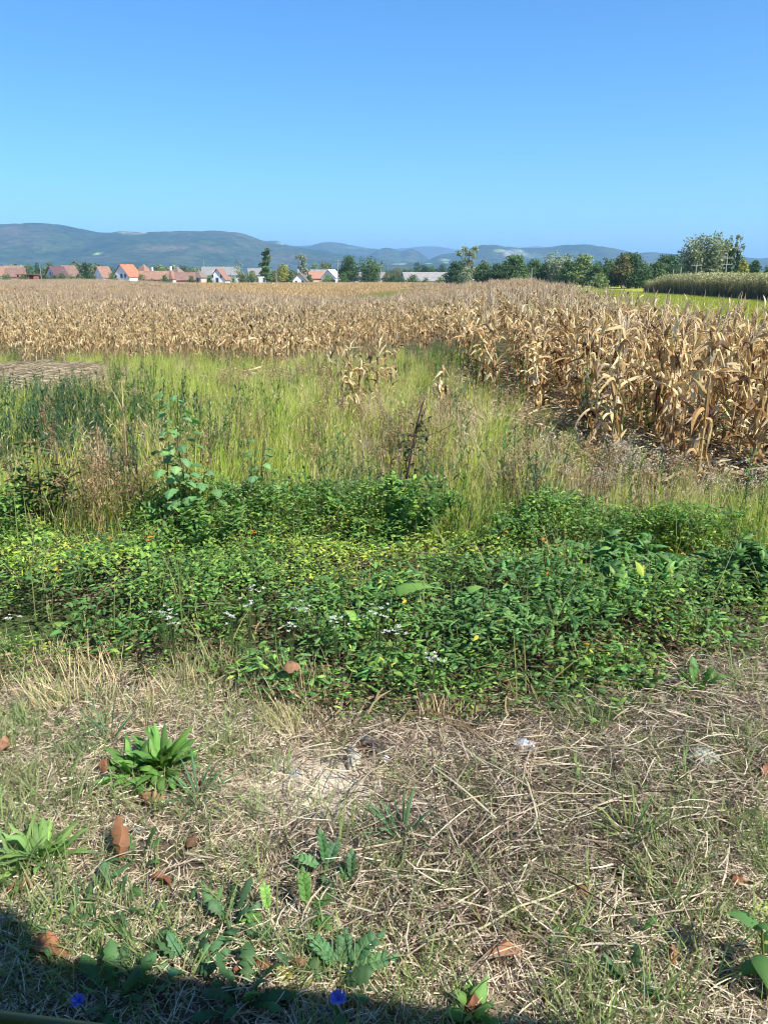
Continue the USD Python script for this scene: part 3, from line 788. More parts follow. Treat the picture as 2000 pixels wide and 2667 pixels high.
house('village_house', 863, 702, 730, 280, 6, 6, -.5, WHITE, (.62, .62, .6), 'white gabled house with a pale roof left of the crossarm pole', .5)
house('long_barn', 966, 709, 732, 310, 9, 20, -1.42, (.4, .38, .36), GREYROOF, 'grey barn roof showing behind the big airy tree', .5, category='barn')
house('long_barn', 1106, 709, 735, 290, 10, 24, -1.38, (.42, .40, .37), (.24, .23, .215), 'long pale grey barn with a gable end left of the tree row', .3, category='barn')

# ---------------------------------------------------------------- poles
def pole(px, top, Y, label, arm=0, lamp=False, col=(.30, .29, .26), r=.12):
    P = at_depth(px, top, Y)
    gz = float(zt(P[0], Y)) - .3
    H = P[2] - gz
    t = thing('utility_pole' if not lamp else 'street_lamp', (P[0], Y, gz), .2, label, 'utility pole' if not lamp else 'street lamp')
    put(t, 'post', tube([(0, 0, 0), (0, 0, H * .5), (0, 0, H)], [r, r * .85, r * .65], 8, col), PLAIN, 30)
    for q in range(arm):
        z = H - .45 - q * .95
        ar = put(t, 'crossarm', box(-1.0, 1.0, -.06, .06, z, z + .10, (.20, .19, .17)), PLAIN)
        for x in (-.85, -.4, .4, .85):
            put(ar, 'insulator', tube([(x, 0, z + .13), (x, 0, z + .22), (x, 0, z + .34)], [.03, .045, .02], 6, (.25, .24, .23)), PLAIN)
    if lamp:
        put(t, 'lamp_head', tube([(0, 0, H), (.15, -.3, H + .15), (.2, -1.0, H + .18)], [.06, .07, .09], 6, (.4, .4, .4)), PLAIN)


pole(103, 687, 262, 'pale concrete pole beside the open brick shed at far left')
pole(193, 695, 282, 'thin pale pole before the pinkish red roof', r=.1)
pole(529, 675, 300, 'thin pole left of the white chalet', r=.1)
pole(602, 707, 262, 'left of the two short posts right of the chalet', r=.1)
pole(611, 708, 262, 'right of the two short posts right of the chalet', r=.1)
pole(719, 710, 258, 'short pale post in front of the yellow tree', r=.13)
pole(879, 674, 240, 'concrete pole with two crossarms left of the dark dense tree', arm=2)
pole(991, 690, 240, 'concrete pole with one crossarm before the long barn', arm=1)
pole(1011, 682, 300, 'slim lamp post behind the left barn end', lamp=True, r=.09)
pole(1385, 697, 150, 'pale lone pole standing at the maize crest in front of the tree row', r=.12)
pole(1754, 701, 132, 'leftmost short pole top showing over the hedge', r=.12)
pole(1774, 694, 130, 'pale pole top left of the small crossarm pole over the hedge', r=.12)
pole(1815, 684, 128, 'small crossarm pole standing before the tallest poplars', arm=1, r=.1)
pole(1895, 664, 122, 'taller crossarm pole standing right of the tallest poplars', arm=2, r=.11)

# ---------------------------------------------------------------- maize
STRAWC = [(.60, .455, .23), (.52, .38, .18), (.66, .53, .31), (.42, .29, .135), (.27, .16, .07), (.14, .08, .042)]
STRAWP = [.24, .23, .16, .17, .12, .08]


def maize_parts(seed, H=1.62, lod=0):
    r = np.random.default_rng(seed)
    lean = r.uniform(0, .1) ; la = r.uniform(0, 6.28)
    top = H * .86
    zs = np.linspace(0, top, 5 if lod == 0 else 3)
    bend = lambda z: np.stack([np.cos(la) * lean * z * z / top, np.sin(la) * lean * z * z / top, z], -1)
    P = {'stalk': tube(bend(zs), np.linspace(.012, .006, len(zs)), 5 if lod == 0 else 3, jit(r, (.50, .38, .19), 1)[0])}
    n = int(r.integers(15, 20)) if lod == 0 else (10 if lod == 1 else 6)
    phi = r.uniform(0, 6.28)
    leaves = []
    for i in range(n):
        u = (i + .6 + r.uniform(-.3, .3)) / n
        z = top * (.10 + .88 * u)
        az = phi + math.pi * i + r.normal(0, .45)
        L = r.uniform(.28, .56) * (1.0 - .35 * abs(u - .5))
        hang = r.random()
        pw, kink = r.uniform(.25, .6), None
        if hang < .42:
            th0, th1, kink = r.uniform(.3, 1.2), r.uniform(2.75, 3.3), r.uniform(.04, .3)    # folded down along the stalk
        elif hang < .68:
            th0, th1, kink = r.uniform(.2, .9), r.uniform(2.0, 3.1), r.uniform(.3, .65)      # broken over
        elif hang < .84:
            th0, th1 = r.uniform(.3, .8), r.uniform(1.9, 3.0)
        else:
            th0, th1 = r.uniform(.1, .6), r.uniform(.5, 1.4)            # still upright
        if u > .85:
            th0, th1, kink = r.uniform(.1, .6), r.uniform(.7, 2.9), r.uniform(.3, .7)
        L *= .85
        c0 = mix_cols(r, STRAWC, 1, .12, .05, STRAWP)[0]
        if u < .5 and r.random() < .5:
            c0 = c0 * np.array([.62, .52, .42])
        c1 = c0 * r.uniform(.75, 1.05)
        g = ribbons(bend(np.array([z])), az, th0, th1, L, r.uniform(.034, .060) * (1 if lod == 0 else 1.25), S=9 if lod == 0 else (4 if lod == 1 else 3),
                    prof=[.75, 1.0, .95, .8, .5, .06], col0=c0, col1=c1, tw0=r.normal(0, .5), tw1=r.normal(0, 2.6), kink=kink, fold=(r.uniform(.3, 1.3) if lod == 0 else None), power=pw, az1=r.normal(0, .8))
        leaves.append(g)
    P['leaf'] = leaves
    tb = bend(np.array([top]))[0]
    tc = jit(r, (.44, .345, .225), 1, .2)[0]
    k = int(r.integers(1, 6)) if lod == 0 else (int(r.integers(0, 3)) if lod == 1 else 3)
    mb = MB()
    ta = r.uniform(0, 6.28)
    mb.add(ribbons(tb, ta, .05, r.uniform(.1, .9), H * .22, .012 if lod == 0 else .016, 4, [.8, 1, 1, .9, .4], tc, tc * 1.1, tw1=1.2))
    for q in range(k):
        mb.add(ribbons(tb + [0, 0, H * .02 * q / k], r.uniform(0, 6.28), r.uniform(.3, .6), r.uniform(.6, 1.7), H * r.uniform(.09, .15), .009 if lod == 0 else .016, 3, [.8, 1, .9, .4], tc, tc * 1.1, tw1=1.0))
    P['tassel'] = mb.out()
    ez = H * r.uniform(.38, .52)
    ea = r.uniform(0, 6.28)
    eth = r.uniform(2.0, 2.9) if r.random() < .7 else r.uniform(.4, .9)
    eb = bend(np.array([ez]))[0]
    ax = np.array([math.sin(eth) * math.cos(ea), math.sin(eth) * math.sin(ea), math.cos(eth)])
    s0 = eb + np.array([math.cos(ea), math.sin(ea), .3]) * .03
    ec = jit(r, (.68, .55, .33), 1, .12)[0]
    pts = [s0 + ax * L for L in (0, .03, .08, .13, .17, .2)]
    ear = tube(pts, [.008, .019, .026, .024, .016, .005], 7 if lod == 0 else 4, ec)
    if lod == 0:
        hs = ribbons(np.repeat((s0 + ax * .02)[None], 4, 0), ea + np.array([-.9, .9, 2.4, -2.4]), eth, eth + r.normal(0, .35, 4), r.uniform(.16, .26, 4), .04, 4, [.8, 1, .7, .1], jit(r, (.66, .53, .31), 4))
        ear = join(ear, hs)
    P['ear'] = ear
    return P


def maize_merged(seed, H, lod, tassel=True):
    P = maize_parts(seed, H, lod)
    mb = MB().add(P['stalk'])
    for g in P['leaf']:
        mb.add(g)
    if tassel:
        mb.add(P['tassel'])
    if lod < 2:
        mb.add(P['ear'])
    return mb.out()


# rows run along E2; the front edge follows MAIZE_FRONT
rng = np.random.default_rng(31)
rows = np.arange(4.93, -75, -.70)
px_all, py_all = [], []
for xr in rows:
    yr = np.arange(6.0, 50.0, .235) + rng.uniform(0, .235)
    yr = yr + rng.normal(0, .035, len(yr))
    xx = xr + rng.normal(0, .075, len(yr))
    px_all.append(xx * E1[0] + yr * E2[0]); py_all.append(xx * E1[1] + yr * E2[1])
mx, my = np.concatenate(px_all), np.concatenate(py_all)
keep = in_view(mx, my, 1.0, 220) & ((mx * E1[0] + my * E1[1] < 4.5) | (my < 16))
mx, my = mx[keep], my[keep]
qx, qy = project(np.stack([mx, my, zt(mx, my)], -1))
edge = np.interp(qx, *MAIZE_FRONT) + (noise2(mx, my, .9, 51) - .5) * 14
keep = (qy < edge) & (rng.random(len(mx)) > .06)
gap = (qx > 1040) & (qx < 1195) & (qy > 895) & (my < 24)                   # weedy gap right of the lone stand
keep &= ~gap
mx, my, qx, qy = mx[keep], my[keep], qx[keep], qy[keep]
mz = zt(mx, my)
thin = np.clip(noise2(mx, my, .35, 53), 0, 1)
mh = (0.86 + .16 * thin) * np.where(qx < 330, .86 + .14 * smooth(25, 40, my), 1.0) * rng.uniform(.9, 1.09, len(mx))
mh = mh * (1 + .02 * smooth(0, 3, mx * E1[0] + my * E1[1]))
mh = mh * (1 - .22 * smooth(60, 5, np.interp(qx, *MAIZE_FRONT) - qy) * smooth(1250, 900, qx))
order = np.argsort(np.hypot(mx, my))
near = order[:296]
mid = order[296:]
protoP = []
NV = 14
for v in range(NV):
    protoP.append(maize_parts(500 + v, 1.62, 0))


def maize_plant(P, name, loc, rz, s, label, group=None):
    t = thing(name, loc, rz, label, 'maize plant', group)
    if s != 1.0:
        UsdGeom.Xformable(stage.GetPrimAtPath(t)).AddScaleOp().Set(Gf.Vec3f(s, s, s))
    put(t, 'stalk', P['stalk'], MAIZE, True)
    for g in P['leaf']:
        put(t, 'leaf', g, MAIZE)
    put(t, 'tassel', P['tassel'], MAIZE)
    put(t, 'ear', P['ear'], MAIZE)
    return t


src = {}
MLAB = 'dry straw coloured maize plant with hanging leaves standing in the front rows of the field'
for i in near:
    v = int(rng.integers(0, NV))
    loc, rz, s = (mx[i], my[i], mz[i] - .02), rng.uniform(0, 6.28), float(mh[i])
    if v not in src:
        src[v] = maize_plant(protoP[v], 'maize_plant', loc, rz, s, MLAB, 'maize plants in the front rows of the field')
    else:
        copy_of(src[v], 'maize_plant', loc, rz, s, MLAB, 'maize plant', 'maize plants in the front rows of the field')
# the lone stand in the weeds, and two stragglers
lone = [(868, 1050, 1.0), (885, 1120, .98), (905, 1075, 1.02), (925, 1130, 1.0), (940, 1085, .95), (962, 1060, 1.0), (985, 1050, .95), (1005, 1035, 1.0), (1020, 1060, .9), (955, 1030, 1.0), (910, 1030, .95), (880, 1010, .9), (1030, 1015, .95)]
for q, (x, y, s) in enumerate(lone):
    g = ground_at(x, y)
    copy_of(src[q % NV], 'maize_plant', (g[0], g[1], float(zt(g[0], g[1])) - .02), rng.uniform(0, 6.28), s * .74, 'dry maize plant of the lone stand among the weeds left of the field corner', 'maize plant', 'lone stand of maize among the weeds')
g = ground_at(1548, 1200)
t = maize_plant(maize_parts(777, 1.15, 0), 'maize_plant', (g[0], g[1], 0), .4, 1.0, 'short bent maize plant standing forward of the right hand rows, its leaves hanging down')
g = ground_at(1150, 1085)
t = maize_plant(maize_parts(779, .75, 0), 'maize_plant', (g[0], g[1], 0), 1.4, 1.0, 'small thin maize plant in the dry weeds left of the right hand rows')

MFAR = [maize_merged(600 + i, 1.62, 1) for i in range(12)]
scatter('maize_crop', MFAR, np.stack([mx[mid], my[mid], mz[mid] - .02], 1), rng, MAIZE, 'dense dry maize crop filling the field behind its front rows', 'maize crop', proto_name='maize_plant', sc=mh[mid], tilt=.05)


def maize_patch(seed, H, tassel, n=42, size=3.2, pale=1.0, leafs=True):
    r = np.random.default_rng(seed)
    mb = MB()
    for q in range(n):
        g = maize_merged(int(r.integers(0, 100000)), H * r.uniform(.88, 1.1), 2, tassel)
        g = (g[0], g[1], np.clip(g[2] * pale, 0, .9))
        mb.add(moved(g, ((q % 4 - 1.5) * .7 + r.normal(0, .13), r.uniform(-size / 2, size / 2), 0), r.uniform(0, 6.28)))
    return mb.out()


def field(name, inside, y0, y1, step, protos, label, seed, sc=(.92, 1.06)):
    r = np.random.default_rng(seed)
    xs, ys = np.meshgrid(np.arange(-220, 60, 2.8), np.arange(y0 - 30, y1 + 40, step))
    a_, b_ = xs.ravel(), ys.ravel() + r.uniform(-.4, .4, xs.size)
    x, y = a_ * E1[0] + b_ * E2[0], a_ * E1[1] + b_ * E2[1]
    k = inside(x, y) & in_view(x, y, 1.0, 120) & (y > y0) & (y < y1)
    x, y = x[k], y[k]
    scatter(name, protos, np.stack([x, y, zt(x, y) - .03], 1), r, MAIZE, label, 'maize crop', proto_name='maize_patch', sc=r.uniform(*sc, len(x)) * (.86 + .26 * noise2(x, y, .045, seed)), yaw=math.atan2(E1[1], E1[0]) + math.pi * r.integers(0, 2, len(x)))


def rot(x, y):
    return x * E1[0] + y * E1[1], x * E2[0] + y * E2[1]


def strip_side(x, y):
    """> 0 beyond the grass strip that parts the tasselled crop from the short pale crop."""
    u = x / np.maximum(y, 1)
    return y - np.interp(u, [-.5, -.22, -.12, -.07, 0, .04, .07], [400, 90, 64, 60, 66, 100, 235])


def pale_start(u):
    return np.interp(u, [-.25, -.12, -.075, .02, .06], [92, 74, 88, 132, 230])


tall = [maize_patch(700 + i, 1.6, True, pale=np.array([1.0, .98, .98])) for i in range(4)]
pale = [maize_patch(720 + i, .85, False, pale=np.array([1.12, 1.1, 1.05])) for i in range(4)]
field('far_maize_crop', lambda x, y: (rot(x, y)[0] < 4.5) & (rot(x, y)[0] > -400) & (strip_side(x, y) < 0) & (np.where(x / y > .05, y < 112, True)), 46, 262, 2.9, tall,
      'far tasselled maize crop reaching back to the village and the crest of the field', 71)
field('pale_crop', lambda x, y: (y > pale_start(x / y)) & (x / y < .08) & (x / y > -.26), 74, 250, 2.9, pale, 'short pale crop behind the narrow grass strip in the distance', 72)

# narrow green strip between the two crops
rng = np.random.default_rng(77)


def blades(seed, n, radius, h, w, cols, tips, lean=(.05, .3), curl=(.2, .9), az=None, spread=.4, S=4, p=None, head=None):
    r = np.random.default_rng(seed)
    a = r.uniform(0, 6.28, n); d = radius * np.sqrt(r.uniform(0, 1, n))
    b = np.stack([d * np.cos(a), d * np.sin(a), np.full(n, -.01)], 1)
    az_ = r.uniform(0, 6.28, n) if az is None else az + r.normal(0, spread, n)
    c0 = mix_cols(r, cols, n, .2, .08, p)
    c1 = mix_cols(r, tips, n, .2, .08)
    L = r.uniform(*h, n)
    th0, th1 = r.uniform(*lean, n), r.uniform(*curl, n)
    g = ribbons(b, az_, th0, th1, L, r.uniform(*w, n), S, [.8, 1, .85, .55, .06], c0, c1, tw0=r.normal(0, .5, n), tw1=r.normal(0, .5, n))
    if head is not None:
        k = int(n * head[0])
        V = g[0].reshape(n, S + 1, 2, 3)
        tip = V[:k, -1].mean(1)
        hg = ribbons(tip, az_[:k], th1[:k] * .8, th1[:k] + .4, r.uniform(*head[1], k), r.uniform(*head[2], k), 2, [.5, 1, .3], jit(r, head[3], k), tw0=r.uniform(0, 3, k))
        g = join(g, hg)
    return g


LIME = [(.155, .235, .04), (.12, .20, .035), (.19, .25, .05), (.22, .22, .075)]
n = 2000
u = rng.uniform(-.11, .06, n)
lo = np.interp(u, [-.12, -.07, 0, .04, .07], [66, 64, 72, 104, 235])
sy = lo + (pale_start(u) - lo) * rng.uniform(.1, 1, n)
u, sy = u[pale_start(u) > lo], sy[pale_start(u) > lo]
sx = u * sy
scatter('strip_grass', [blades(810 + i, 46, .9, (.25, .5), (.03, .05), [(.24, .30, .06), (.30, .31, .09), (.34, .28, .13)], [(.30, .33, .08), (.36, .32, .14)]) for i in range(3)], np.stack([sx, sy, zt(sx, sy)], 1), rng, GRASS, 'narrow strip of green grass between the tasselled crop and the pale crop', 'grass', proto_name='tuft')

# bright green field on the right, beyond the maize
n = 5000
xr_, yr_ = rng.uniform(6.5, 40, n), 14 + 150 * rng.uniform(0, 1, n) ** 1.3
gx_, gy_ = xr_ * E1[0] + yr_ * E2[0], xr_ * E1[1] + yr_ * E2[1]
hedge_x = 38.8 + (34.5 - 38.8) * (118 - gy_) / 66
k = (gx_ < hedge_x) & in_view(gx_, gy_, .3, 60)
gx_, gy_ = gx_[k], gy_[k]
scatter('young_crop', [blades(830 + i, 70, .8, (.18, .36), (.02, .035), [(.33, .35, .05), (.29, .33, .045), (.37, .37, .07)], [(.37, .39, .07), (.33, .37, .06)]) for i in range(3)], np.stack([gx_, gy_, zt(gx_, gy_)], 1), rng, GRASS,
        'bright yellow green field between the maize and the hedge', 'green crop', proto_name='tuft')

# ---------------------------------------------------------------- weeds between the maize and the creeper
rng = np.random.default_rng(91)
TAN = [(.54, .43, .25), (.46, .35, .19), (.62, .51, .32), (.36, .26, .15)]
wx, wy = zone_points(rng, -14, 12, 5.0, 21.0, 34)
k = in_view(wx, wy, .3, 160)
wx, wy = wx[k], wy[k]
wz = zt(wx, wy)
qx, qy = project(np.stack([wx, wy, wz], -1))
cb = np.interp(qx, *CREEP_BACK)
mf = np.interp(qx, *MAIZE_FRONT)
gapz = ((qx > 1020) & (qx < 1210) & (qy > 900)) | ((qx < 240) & (qy > 830) & (qx < 60 + (qy - 830) * 2))
ok = (qy < cb + 45 + (noise2(wx, wy, 1.7, 92) - .5) * 60) & ((qy > mf - 6) | gapz)
ok &= rng.random(len(wx)) < np.clip(.45 + .12 * (18 - wy) / 6, .42, 1)
ok &= ~((np.hypot((qx - 105) / 185, (qy - 1005) / 58) < 1))
wx, wy, wz, qx, qy = wx[ok], wy[ok], wz[ok], qx[ok], qy[ok]


def g2(cx, cy, sx, sy):
    return np.exp(-((qx - cx) / sx) ** 2 - ((qy - cy) / sy) ** 2)


nz = noise2(wx, wy, 1.3, 93)
w_lime = .75 + 0 * qx + .8 * g2(480, 1010, 220, 70) + .4 * g2(750, 1250, 250, 120) + .5 * g2(1330, 1330, 220, 70)
w_dry = .16 + 1.6 * g2(1270, 1130, 160, 60) + 2.2 * g2(1750, 1280, 300, 70) + 1.2 * g2(960, 1180, 110, 80) + .35 * g2(1450, 1250, 200, 80) + .5 * g2(200, 1240, 200, 60) + .5 * g2(1350, 1230, 300, 60)
w_brown = .05 + 1.5 * g2(330, 1330, 170, 70) + .35 * g2(1050, 1260, 150, 90) + .4 * g2(1600, 1350, 200, 60)
w_blue = .02 + 2.2 * g2(120, 1180, 260, 60) + .6 * g2(30, 1090, 120, 50) + .3 * g2(1450, 1420, 200, 40) + .3 * g2(20, 900, 60, 60)
w_leafy = .04 + .5 * g2(1120, 960, 70, 60) + .3 * g2(300, 1080, 150, 60) + .3 * g2(40, 870, 50, 40)
W = np.stack([w_lime, w_dry, w_brown, w_blue, w_leafy], 1) * np.exp(1.2 * rng.normal(size=(len(wx), 5)) * .35)
W *= np.stack([np.exp(2 * (nz - .5)), np.exp(-2 * (nz - .5)), np.ones_like(nz), np.ones_like(nz), np.ones_like(nz)], 1)
kind = np.array([rng.choice(5, p=w / w.sum()) for w in W])
far_k = smooth(7, 14, wy)


def feathery(seed, n, h, cols, tips):
    r = np.random.default_rng(seed)
    mb = MB()
    for q in range(n):
        a, d = r.uniform(0, 6.28), .14 * math.sqrt(r.random())
        b = np.array([d * math.cos(a), d * math.sin(a), 0])
        H = r.uniform(*h)
        top = b + np.array([r.normal(0, .06), r.normal(0, .06), H])
        c = mix_cols(r, cols, 1, .2)[0]
        mb.add(tube([b, (b + top) / 2 + r.normal(0, .012, 3), top], [.0035, .003, .0015], 3, c))
        m = 16
        t = r.uniform(.25, 1, m)
        pb = b + (top - b) * t[:, None]
        mb.add(ribbons(pb, r.uniform(0, 6.28, m), r.uniform(.5, 1.1, m), r.uniform(1.0, 1.9, m), r.uniform(.05, .13, m) * (1.15 - .5 * t), r.uniform(.008, .018, m), 2, [.7, 1, .2], mix_cols(r, cols, m, .25), mix_cols(r, tips, m, .25)))
    return mb.out()


def umbel_weed(seed, h, cols, seedcol):
    r = np.random.default_rng(seed)
    mb = MB()
    for q in range(4):
        b = np.array([r.normal(0, .08), r.normal(0, .08), 0])
        H = r.uniform(*h)
        top = b + np.array([r.normal(0, .07), r.normal(0, .07), H])
        c = mix_cols(r, cols, 1, .2)[0]
        mb.add(tube([b, (b + top) / 2 + r.normal(0, .02, 3), top], [.004, .003, .002], 3, c))
        m = 7
        t = r.uniform(.35, .9, m)
        pb = b + (top - b) * t[:, None]
        az = r.uniform(0, 6.28, m)
        L = r.uniform(.10, .24, m)
        g = ribbons(pb, az, r.uniform(.4, .8, m), r.uniform(.2, .7, m), L, .004, 3, [1, 1, 1, .6], mix_cols(r, cols, m, .2))
        mb.add(g)
        tips = g[0].reshape(m, 4, 2, 3)[:, -1].mean(1)
        tips = np.vstack([tips, top[None]])
        for tp in tips:
            s = 10
            pp = tp + r.normal(0, 1, (s, 3)) * np.array([.026, .026, .012])
            mb.add(ribbons(pp, r.uniform(0, 6.28, s), r.uniform(.2, 1.5, s), r.uniform(.8, 2, s), r.uniform(.012, .024, s), r.uniform(.008, .014, s), 1, [1, .5], mix_cols(r, seedcol, s, .25)))
    return mb.out()


LIME2 = [(.35, .48, .06), (.27, .42, .05), (.43, .52, .075), (.45, .46, .10), (.20, .32, .05)]
TIP2 = [(.48, .57, .10), (.53, .54, .14), (.42, .54, .08), (.57, .52, .20)]
limeP = [blades(900 + i, 38, .13, (.26, .56), (.004, .008), LIME2, TIP2, (.02, .22), (.15, .75), az=.35, spread=1.2, S=4, head=(.3, (.04, .07), (.007, .011), (.40, .40, .14))) for i in range(5)]
dryP = [blades(920 + i, 30, .14, (.25, .58), (.003, .006), TAN, [(.55, .44, .27), (.62, .50, .32)], (.05, .5), (.3, 1.4), S=4, head=(.5, (.03, .06), (.006, .012), (.50, .40, .25))) for i in range(4)]
brownP = [umbel_weed(940 + i, (.35, .70), [(.20, .14, .07), (.26, .18, .09), (.14, .11, .05)], [(.26, .17, .08), (.34, .23, .12), (.20, .14, .07)]) for i in range(4)]
blueP = [feathery(960 + i, 7, (.3, .6), [(.045, .10, .055), (.06, .13, .06), (.05, .09, .04)], [(.07, .15, .08), (.10, .17, .07)]) for i in range(4)]
leafyP = [feathery(980 + i, 6, (.35, .75), [(.07, .14, .035), (.10, .17, .04)], [(.11, .18, .04), (.08, .16, .04)]) for i in range(3)]
qxw, qyw = qx.copy(), qy.copy()
sets = [(limeP, GRASS, 'tall_green_grass', 'tall yellow green grass between the maize and the dark green creeper', 'grass', .04),
        (dryP, DRY, 'dry_grass', 'bleached dry grass along the foot of the maize and on the right', 'dry grass', .08),
        (brownP, DRY, 'brown_weeds', 'brown seeding weeds with many fine side stems on the left of the verge', 'weeds', .06),
        (blueP, LEAF, 'feathery_weeds', 'blue green feathery weeds on the left below the flattened straw', 'weeds', .06),
        (leafyP, LEAF, 'leafy_weeds', 'bright green leafy weeds in the gap at the maize edge', 'weeds', .06)]
for q, (pr, mat, nm, lab, cat, tl) in enumerate(sets):
    k = kind == q
    scatter(nm, pr, np.stack([wx[k], wy[k], wz[k]], 1), rng, mat, lab, cat, proto_name='tuft', scale=(.8, 1.25), tilt=tl, yaw=rng.normal(0, .5, k.sum()) if q == 0 else None,
            sc=rng.uniform(.8, 1.25, k.sum()) * (1 - .3 * smooth(11, 16, wy[k])) * (1 - .45 * smooth(1280, 1450, qxw[k]) * smooth(190, 60, qyw[k] - np.interp(qxw[k], *MAIZE_FRONT))))
# extra weeds inside the front maize rows (climbing green)
k = rng.permutation(near)[:46]
k = k[(np.array([project(np.array([mx[i], my[i], 0.0]))[0] for i in k]) > 300)]
scatter('leafy_weeds', leafyP, np.stack([mx[k], my[k] - .1, mz[k]], 1), rng, LEAF, 'green climbing weeds showing between the front maize stalks', 'weeds', proto_name='tuft', scale=(.9, 1.5), tilt=.08)
# pale seed heads over the dry grass on the right
hx, hy = zone_points(rng, 1.5, 5.5, 6.6, 9.2, 9)
qx2, qy2 = project(np.stack([hx, hy, zt(hx, hy)], -1))
k = (qx2 > 1400) & (qy2 > np.interp(qx2, *MAIZE_FRONT) + 10) & (rng.random(len(hx)) < smooth(1400, 1700, qx2) + .15)
hx, hy = hx[k], hy[k]
fluff = [umbel_weed(1000 + i, (.22, .38), [(.34, .28, .16), (.24, .2, .12)], [(.42, .37, .26), (.36, .31, .22), (.48, .44, .34)]) for i in range(3)]
scatter('fluffy_weeds', fluff, np.stack([hx, hy, zt(hx, hy)], 1), rng, DRY, 'weeds with pale fluffy seed heads over the dry grass at the foot of the right hand maize', 'weeds', proto_name='tuft', scale=(.8, 1.1), tilt=.05)

# flattened straw on the left, at the foot of the maize
def straw_mat(seed, n, radius, L, w, cols, p=None, lift=.05, az=None, spread=.6, th=(1.25, 1.72)):
    r = np.random.default_rng(seed)
    a = r.uniform(0, 6.28, n); d = radius * np.sqrt(r.uniform(0, 1, n))
    b = np.stack([d * np.cos(a), d * np.sin(a), r.uniform(0.0, lift, n)], 1)
    t0 = r.uniform(*th, n)
    azz = r.uniform(0, 6.28, n) if az is None else az + r.normal(0, spread, n) + math.pi * r.integers(0, 2, n)
    c = mix_cols(r, cols, n, .22, .06, p)
    return ribbons(b, azz, t0, t0 + r.uniform(.0, .35, n), r.uniform(*L, n) * r.uniform(.4, 1, n), r.uniform(*w, n), 3, [.9, 1, .9, .5], c, c * r.uniform(.8, 1.1, (n, 1)), tw0=r.uniform(-1, 1, n), tw1=r.normal(0, .6, n), az1=r.normal(0, .35, n))


sx, sy = zone_points(rng, -9.5, -3.5, 14.0, 19.5, 22)
qx3, qy3 = project(np.stack([sx, sy, zt(sx, sy)], -1))
k = (np.hypot((qx3 - 95) / 215, (qy3 - 985) / 55) + .5 * (noise2(sx, sy, .9, 95) - .5) < 1) & (qy3 > np.interp(qx3, *MAIZE_FRONT) - 4)
scatter('flattened_straw', [straw_mat(1010 + i, 80, .4, (.25, .7), (.006, .018), [(.44, .36, .23), (.37, .29, .18), (.50, .42, .28), (.26, .2, .13)], lift=.10, az=0.2, spread=.5) for i in range(3)],
        np.stack([sx[k], sy[k], zt(sx[k], sy[k]) + .03], 1), rng, DRY, 'pale flattened straw at the foot of the maize on the far left', 'straw', proto_name='mat', yaw=rng.normal(0, .5, k.sum()))

# ---------------------------------------------------------------- creeper
OVATE = [.2, .85, 1.0, .8, .42, .04]


def leaf_clump(seed, n, radius, hgt, L, W, cols, p=None, prof=OVATE, S=4, th=(1.05, 1.7), droop=(.0, .5), fold=.3, stems=6, light=None):
    r = np.random.default_rng(seed)
    a = r.uniform(0, 6.28, n); d = radius * np.sqrt(r.uniform(0, 1, n))
    b = np.stack([d * np.cos(a), d * np.sin(a), hgt * r.uniform(0, 1, n) ** .8 * (1 - .35 * d / radius)], 1)
    c = mix_cols(r, cols, n, .25, .1, p)
    t0 = r.uniform(*th, n)
    g = ribbons(b, r.uniform(0, 6.28, n), t0, t0 + r.uniform(*droop, n), r.uniform(*L, n), r.uniform(*W, n), S, prof, c, c * 1.08, tw0=r.normal(0, .5, n), fold=fold)
    if stems:
        s = ribbons(np.stack([r.normal(0, radius * .4, stems), r.normal(0, radius * .4, stems), np.zeros(stems)], 1), r.uniform(0, 6.28, stems), r.uniform(0, .7, stems), r.uniform(.3, 1.5, stems), hgt * r.uniform(.6, 1.2, stems), .005, 3, [1, 1, 1, .6], jit(r, (.10, .085, .035), stems))
        g = join(g, s)
    return g


C_MID = [(.15, .27, .055), (.11, .22, .05), (.20, .32, .06), (.12, .24, .07), (.065, .14, .035)]
C_LIME = [(.25, .37, .06), (.31, .40, .06), (.18, .30, .055), (.36, .38, .08)]
C_DARK = [(.085, .19, .055), (.11, .22, .065), (.06, .13, .038), (.14, .26, .07)]
cx, cy = zone_points(rng, -5.2, 5.2, 2.8, 8.2, 52)
k = in_view(cx, cy, .2, 160)
cx, cy = cx[k], cy[k]
dep = creeper_depth(cx, cy)
k = dep > -8
cx, cy, dep = cx[k], cy[k], dep[k]
hum = noise2(cx, cy, 1.4, 101)
hum2 = noise2(cx, cy, 3.6, 102)


def mound(x, y):
    return (.05 + .22 * smooth(-10, 130, creeper_depth(x, y)) * (.4 + .7 * noise2(x, y, 1.4, 101)) + .08 * noise2(x, y, 3.6, 102))


ch = mound(cx, cy)
qx, qy = project(np.stack([cx, cy, 0 * cx], -1))
w_mid = 1.0 + 0 * qx
w_lime = .25 + 1.1 * g2(900, 1500, 320, 80) + 1.6 * g2(100, 1560, 190, 60) + .5 * g2(1500, 1540, 200, 60) + .5 * g2(500, 1440, 200, 60)
w_dark = .25 + 1.5 * g2(1350, 1680, 330, 110) + .9 * g2(250, 1660, 250, 60) + .7 * g2(800, 1780, 200, 70) + .5 * g2(1750, 1520, 250, 80)
W = np.stack([w_mid, w_lime, w_dark], 1) * np.exp(rng.normal(0, .5, (len(cx), 3)))
kind = W.argmax(1)
pos = np.stack([cx, cy, zt(cx, cy) + ch - .09], 1)
midP = [leaf_clump(1100 + i, 76, .17, .12, (.022, .046), (.010, .021), C_MID, S=3) for i in range(5)]
limP = [leaf_clump(1110 + i, 72, .17, .12, (.02, .044), (.009, .020), C_LIME, S=3) for i in range(4)]
